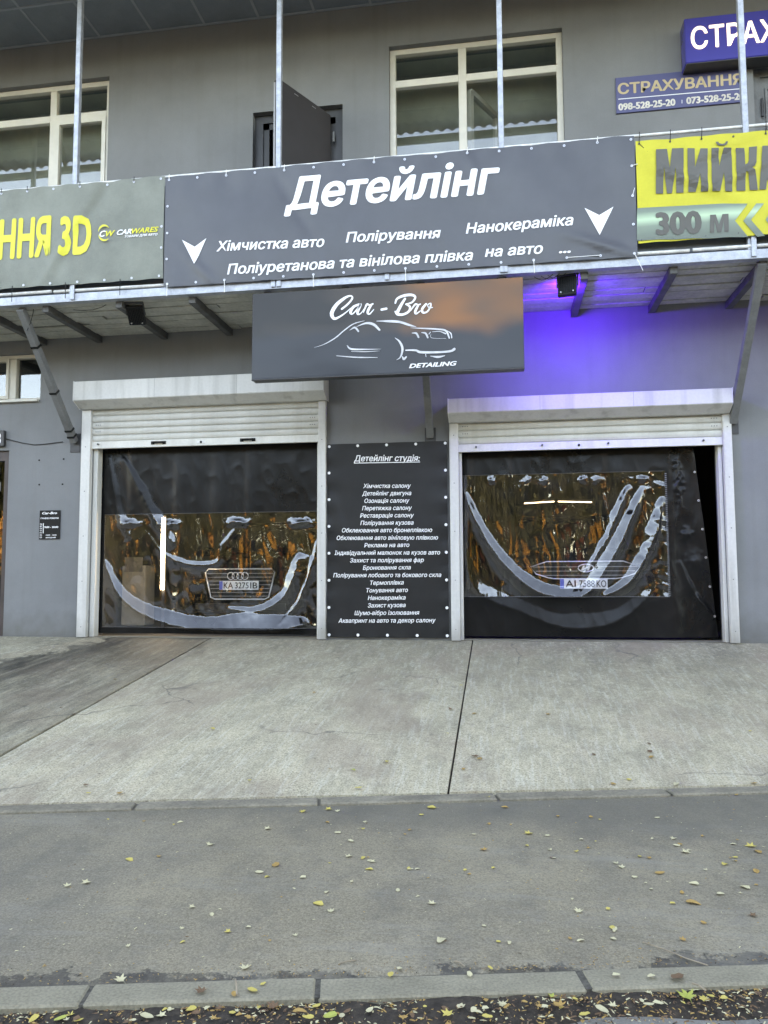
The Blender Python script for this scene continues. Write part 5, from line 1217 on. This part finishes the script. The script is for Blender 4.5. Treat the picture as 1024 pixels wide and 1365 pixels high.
# gutter dirt strip with crumbs
V, Fc = [], []
nn_ = 420
for i in range(nn_+1):
    x = -6+12*i/nn_; wd = .10+.035*vn(x*3, 0, 70)*2+(.10 if x < 0 else .10*max(0, 1-x/.25)) 
    for j in range(9):
        t = j/8; y = ker(x)-.112-wd*t; h = (1-t)*.018+.012*float(vn(x*30, y*30, 71))+.016*float(vn(x*9, y*9, 72)); V.append((x, y, -.630+(h+.014)*(1-t**4)-.004*t))
for i in range(nn_):
    for j in range(8): a = i*9+j; Fc.append((a, a+1, a+10, a+9))
meshobj('gutter_dirt', V, Fc, M['dirt'], smooth=True, kind='stuff', label='dark dirt and leaf mould along the foot of the near kerb', cat='dirt')
V, Fc, MI = [], [], []
def crumb(x, y, z, s, mi):
    n = len(V); a = rl.uniform(0, 6.28); ca, sa = math.cos(a), math.sin(a); l = s*rl.uniform(.8, 2.6)
    for dx, dy, dz in ((-l, -s*.5, 0), (l, -s*.4, s*.3), (l*.8, s*.5, s*.5), (-l*.7, s*.5, s*.4), (0, 0, s*.9)): V.append((x+dx*ca-dy*sa, y+dx*sa+dy*ca, z+dz))
    for t in ((0, 1, 4), (1, 2, 4), (2, 3, 4), (3, 0, 4)): Fc.append(tuple(n+q for q in t)); MI.append(mi)
for i in range(5200):
    x = rl.uniform(-2.2, 1.6); q = rl.random()**1.6; crumb(x, ker(x)-.114-q*.2, -.604+.006*rl.random()-q*.022, rl.uniform(.0012, .0055), rl.choice((0, 0, 1, 1, 2, 3)))
for i in range(900):
    x = rl.uniform(-2.5, 2); crumb(x, ker(x)+rl.expovariate(25), -.579, rl.uniform(.001, .003), rl.choice((0, 1, 1, 3)))
me = bpy.data.meshes.new('litter_crumbs'); me.from_pydata(V, [], Fc)
for k in ('brown', 'ochre', 'pale'): me.materials.append(LM[k])
me.materials.append(M['dirt']); me.polygons.foreach_set('material_index', MI); me.update()
link('litter_crumbs', me, None, (0, 0, 0), kind='stuff', label='fine leaf crumbs and grit scattered along the kerb', cat='litter')
# grit on apron and pavement
V, Fc, MI = [], [], []
for i in range(1500):
    x = rl.uniform(-5, 3.5); y = rl.uniform(ker(x)+.05, le(x)-.15); crumb(x, y, -.579, rl.uniform(.001, .0032), rl.choice((2, 2, 1, 0)))
for i in range(900):
    x = rl.uniform(-6, 3.5); t = rl.random()**.7; y = le(x)*t; crumb(x, y, -.555*t+.003, rl.uniform(.0015, .004), rl.choice((2, 3, 0)))
me = bpy.data.meshes.new('loose_grit'); me.from_pydata(V, [], Fc)
for k in ('brown', 'ochre', 'pale'): me.materials.append(LM[k])
me.materials.append(M['dirt']); me.polygons.foreach_set('material_index', MI); me.update()
link('loose_grit', me, None, (0, 0, 0), kind='stuff', label='fine pale grit and leaf bits strewn over pavement and apron', cat='grit')
def twig(pts, z, label, r=.0022):
    p = [G(x, y, z)+Vector((0, 0, .004+.004*(i % 2))) for i, (x, y) in enumerate(pts)]
    MB().tube(p, r, 5).obj('twig', M['twig'], label=label, cat='twig')
twig([(857, 1257), (885, 1268), (915, 1279), (944, 1290)], -.578, 'longest pale twig lying across the right end of the pavement by the kerb')
twig([(923, 1312), (932, 1317), (941, 1322)], -.576, 'short pale twig lying over the edge of the kerb beside the large green leaf', .003)
twig([(606, 1283), (613, 1286), (620, 1290)], -.578, 'small curved twig on the pavement near the middle of the kerb')
twig([(452, 1286), (464, 1284), (475, 1281)], -.578, 'thin straw coloured stalk on the pavement left of the kerb joint')
twig([(314, 1307), (315, 1315), (316, 1328)], -.576, 'short dark upright looking twig resting on the kerb stone', .003)

# ================================================================ TREES ACROSS THE ROAD (seen in the reflections)
def leafcard_mesh(name, mats, n, rad, seed, spread=(1, 1, .8)):
    r = random.Random(seed); V, Fc, MI = [], [], []
    lobes = [(Vector((r.gauss(0, .45), r.gauss(0, .45), r.gauss(0, .42)))*rad, rad*r.uniform(.28, .5)) for _ in range(16)]
    for i in range(n):
        c, lr = r.choice(lobes); d = Vector((r.gauss(0, 1), r.gauss(0, 1), r.gauss(0, 1))).normalized()*lr*r.uniform(.55, 1.05); p = c+d
        p = Vector((p.x*spread[0], p.y*spread[1], p.z*spread[2])); s = r.uniform(.10, .22)
        u = Vector((r.gauss(0, 1), r.gauss(0, 1), r.gauss(0, 1))).normalized(); v = u.orthogonal().normalized(); k = len(V)
        V += [tuple(p-u*s), tuple(p+v*s*.6), tuple(p+u*s), tuple(p-v*s*.6)]; Fc.append((k, k+1, k+2, k+3)); MI.append(r.choice(range(len(mats))))
    me = bpy.data.meshes.new(name); me.from_pydata(V, [], Fc)
    for m_ in mats: me.materials.append(m_)
    me.polygons.foreach_set('material_index', MI); me.update(); return me
fm = lambda n, c: mat(n, c, .7, .2, 3)
sets = [[fm('gold foliage', (.42, .23, .05)), fm('gold foliage deep', (.26, .15, .04))], [fm('orange foliage', (.40, .19, .05)), fm('gold foliage pale', (.3, .18, .05))], [fm('green foliage', (.045, .055, .02)), fm('dark green foliage', (.025, .033, .014))], [fm('red foliage', (.22, .05, .02)), fm('rust foliage', (.15, .08, .03))]]
kinds = ('golden autumn', 'orange autumn', 'dark green', 'red leaved')
crowns = [leafcard_mesh('crown', s, 5200, 2.6, 100+i) for i, s in enumerate(sets)]
tb = MB(); tb.tube([(0, 0, 0), (.05, 0, 1.5), (-.03, .05, 3), (.05, 0, 4.6)], [.2, .16, .12, .05], 9)
for k in range(5):
    a = k*1.26; tb.tube([(0, 0, 1.9+k*.35), (math.cos(a)*.6, math.sin(a)*.6, 2.8+k*.35), (math.cos(a)*1.3, math.sin(a)*1.3, 3.5+k*.3)], [.07, .05, .02], 6)
trunk_m = tb.mesh('trunk', M['bark'], smooth=True)
spots = [(-22,-27,1.7,2),(-17,-21,.9,2),(-13.5,-28,1.6,2),(-10,-20.5,.85,2),(-7,-28,1.75,2),(-4.2,-23,1.0,2),(-1.5,-28,1.6,2),(1.2,-20.5,.7,2),(3.8,-27,1.5,2),(6.5,-20.5,.85,2),(3.4,-20,.5,0),(9.6,-20,.5,1),(-3.4,-20,.4,3),(-9.6,-20,.4,0),(-19,-20,.6,1),(14.5,-20,.5,0),(9.5,-28,1.7,2),(13,-21,.95,2),(17,-27,1.6,0),(22,-22,1.05,2),(-27,-21,1.0,1),(28,-27,1.2,2),(-19,-34,1.3,2),(-2,-35,1.2,2),(8,-35,1.3,2),(20,-35,1.2,2),(-32,-30,1.3,0),(33,-24,1.1,2)]
ordn = 'first second third fourth fifth sixth seventh eighth ninth tenth eleventh twelfth thirteenth fourteenth fifteenth sixteenth seventeenth eighteenth nineteenth twentieth twenty-first twenty-second twenty-third twenty-fourth'.split(); cnt = {}
for x, y, s, k in sorted(spots):
    cnt[k] = cnt.get(k, 0)+1
    t = thing('autumn_tree', f'{ordn[cnt[k]-1]} {kinds[k]} tree from the left across the road', 'tree', (x, y, -.78), group='trees across the road')
    for nm, me, zz in (('trunk', trunk_m, 0), ('crown', crowns[k], 4.2)):
        o = bpy.data.objects.new(nm, me); C.objects.link(o); o.parent = t; o.location = (0, 0, zz*s); o.scale = (s, s, s); o.rotation_euler = (0, 0, x*1.7)

for i in range(22):  # unseen foliage row added to block bright horizon sky in the curtain reflections
    x = -46+i*4.4
    t = thing('screen_bush', f'{ordn[i]} dark green bush from the left, added unseen to screen the horizon beyond the trees', 'screen_bush', (x, -31.5, -.78), group='added bushes screening the horizon across the road')
    o = bpy.data.objects.new('foliage', crowns[2]); C.objects.link(o); o.parent = t; o.location = (0, 0, 1.7); o.scale = (1.25, .8, .95); o.rotation_euler = (0, 0, i*1.3)
# unseen buildings added on both sides to shade the ground mirrored in the curtains
for nm, x0, x1 in (('plain grey building added unseen to shade the ground left of the garages', XL-26, XL-.35), ('plain grey building added unseen to shade the ground right of the garages', XR+.35, XR+26)):
    t = thing('added_shade_building', nm, 'building', ((x0+x1)/2, 0, 0))
    MB().box(x0, x1, .05, 9.2, -.8, 7.4).obj('wall', M['wall'], t)
    MB().box(x0-.1, x1+.1, -1.9, 9.4, 7.41, 7.6).obj('roof', M['roof'], t)
    for k in range(6):
        for z0 in (1.0, 5.2): f_ = MB().box(x0+1.5+k*4, x0+3.3+k*4, .02, .06, z0, z0+1.4).obj('window', M['frame'], t); MB().box(x0+1.58+k*4, x0+3.22+k*4, .008, .019, z0+.08, z0+1.32).obj('pane', M['carglass'], f_)
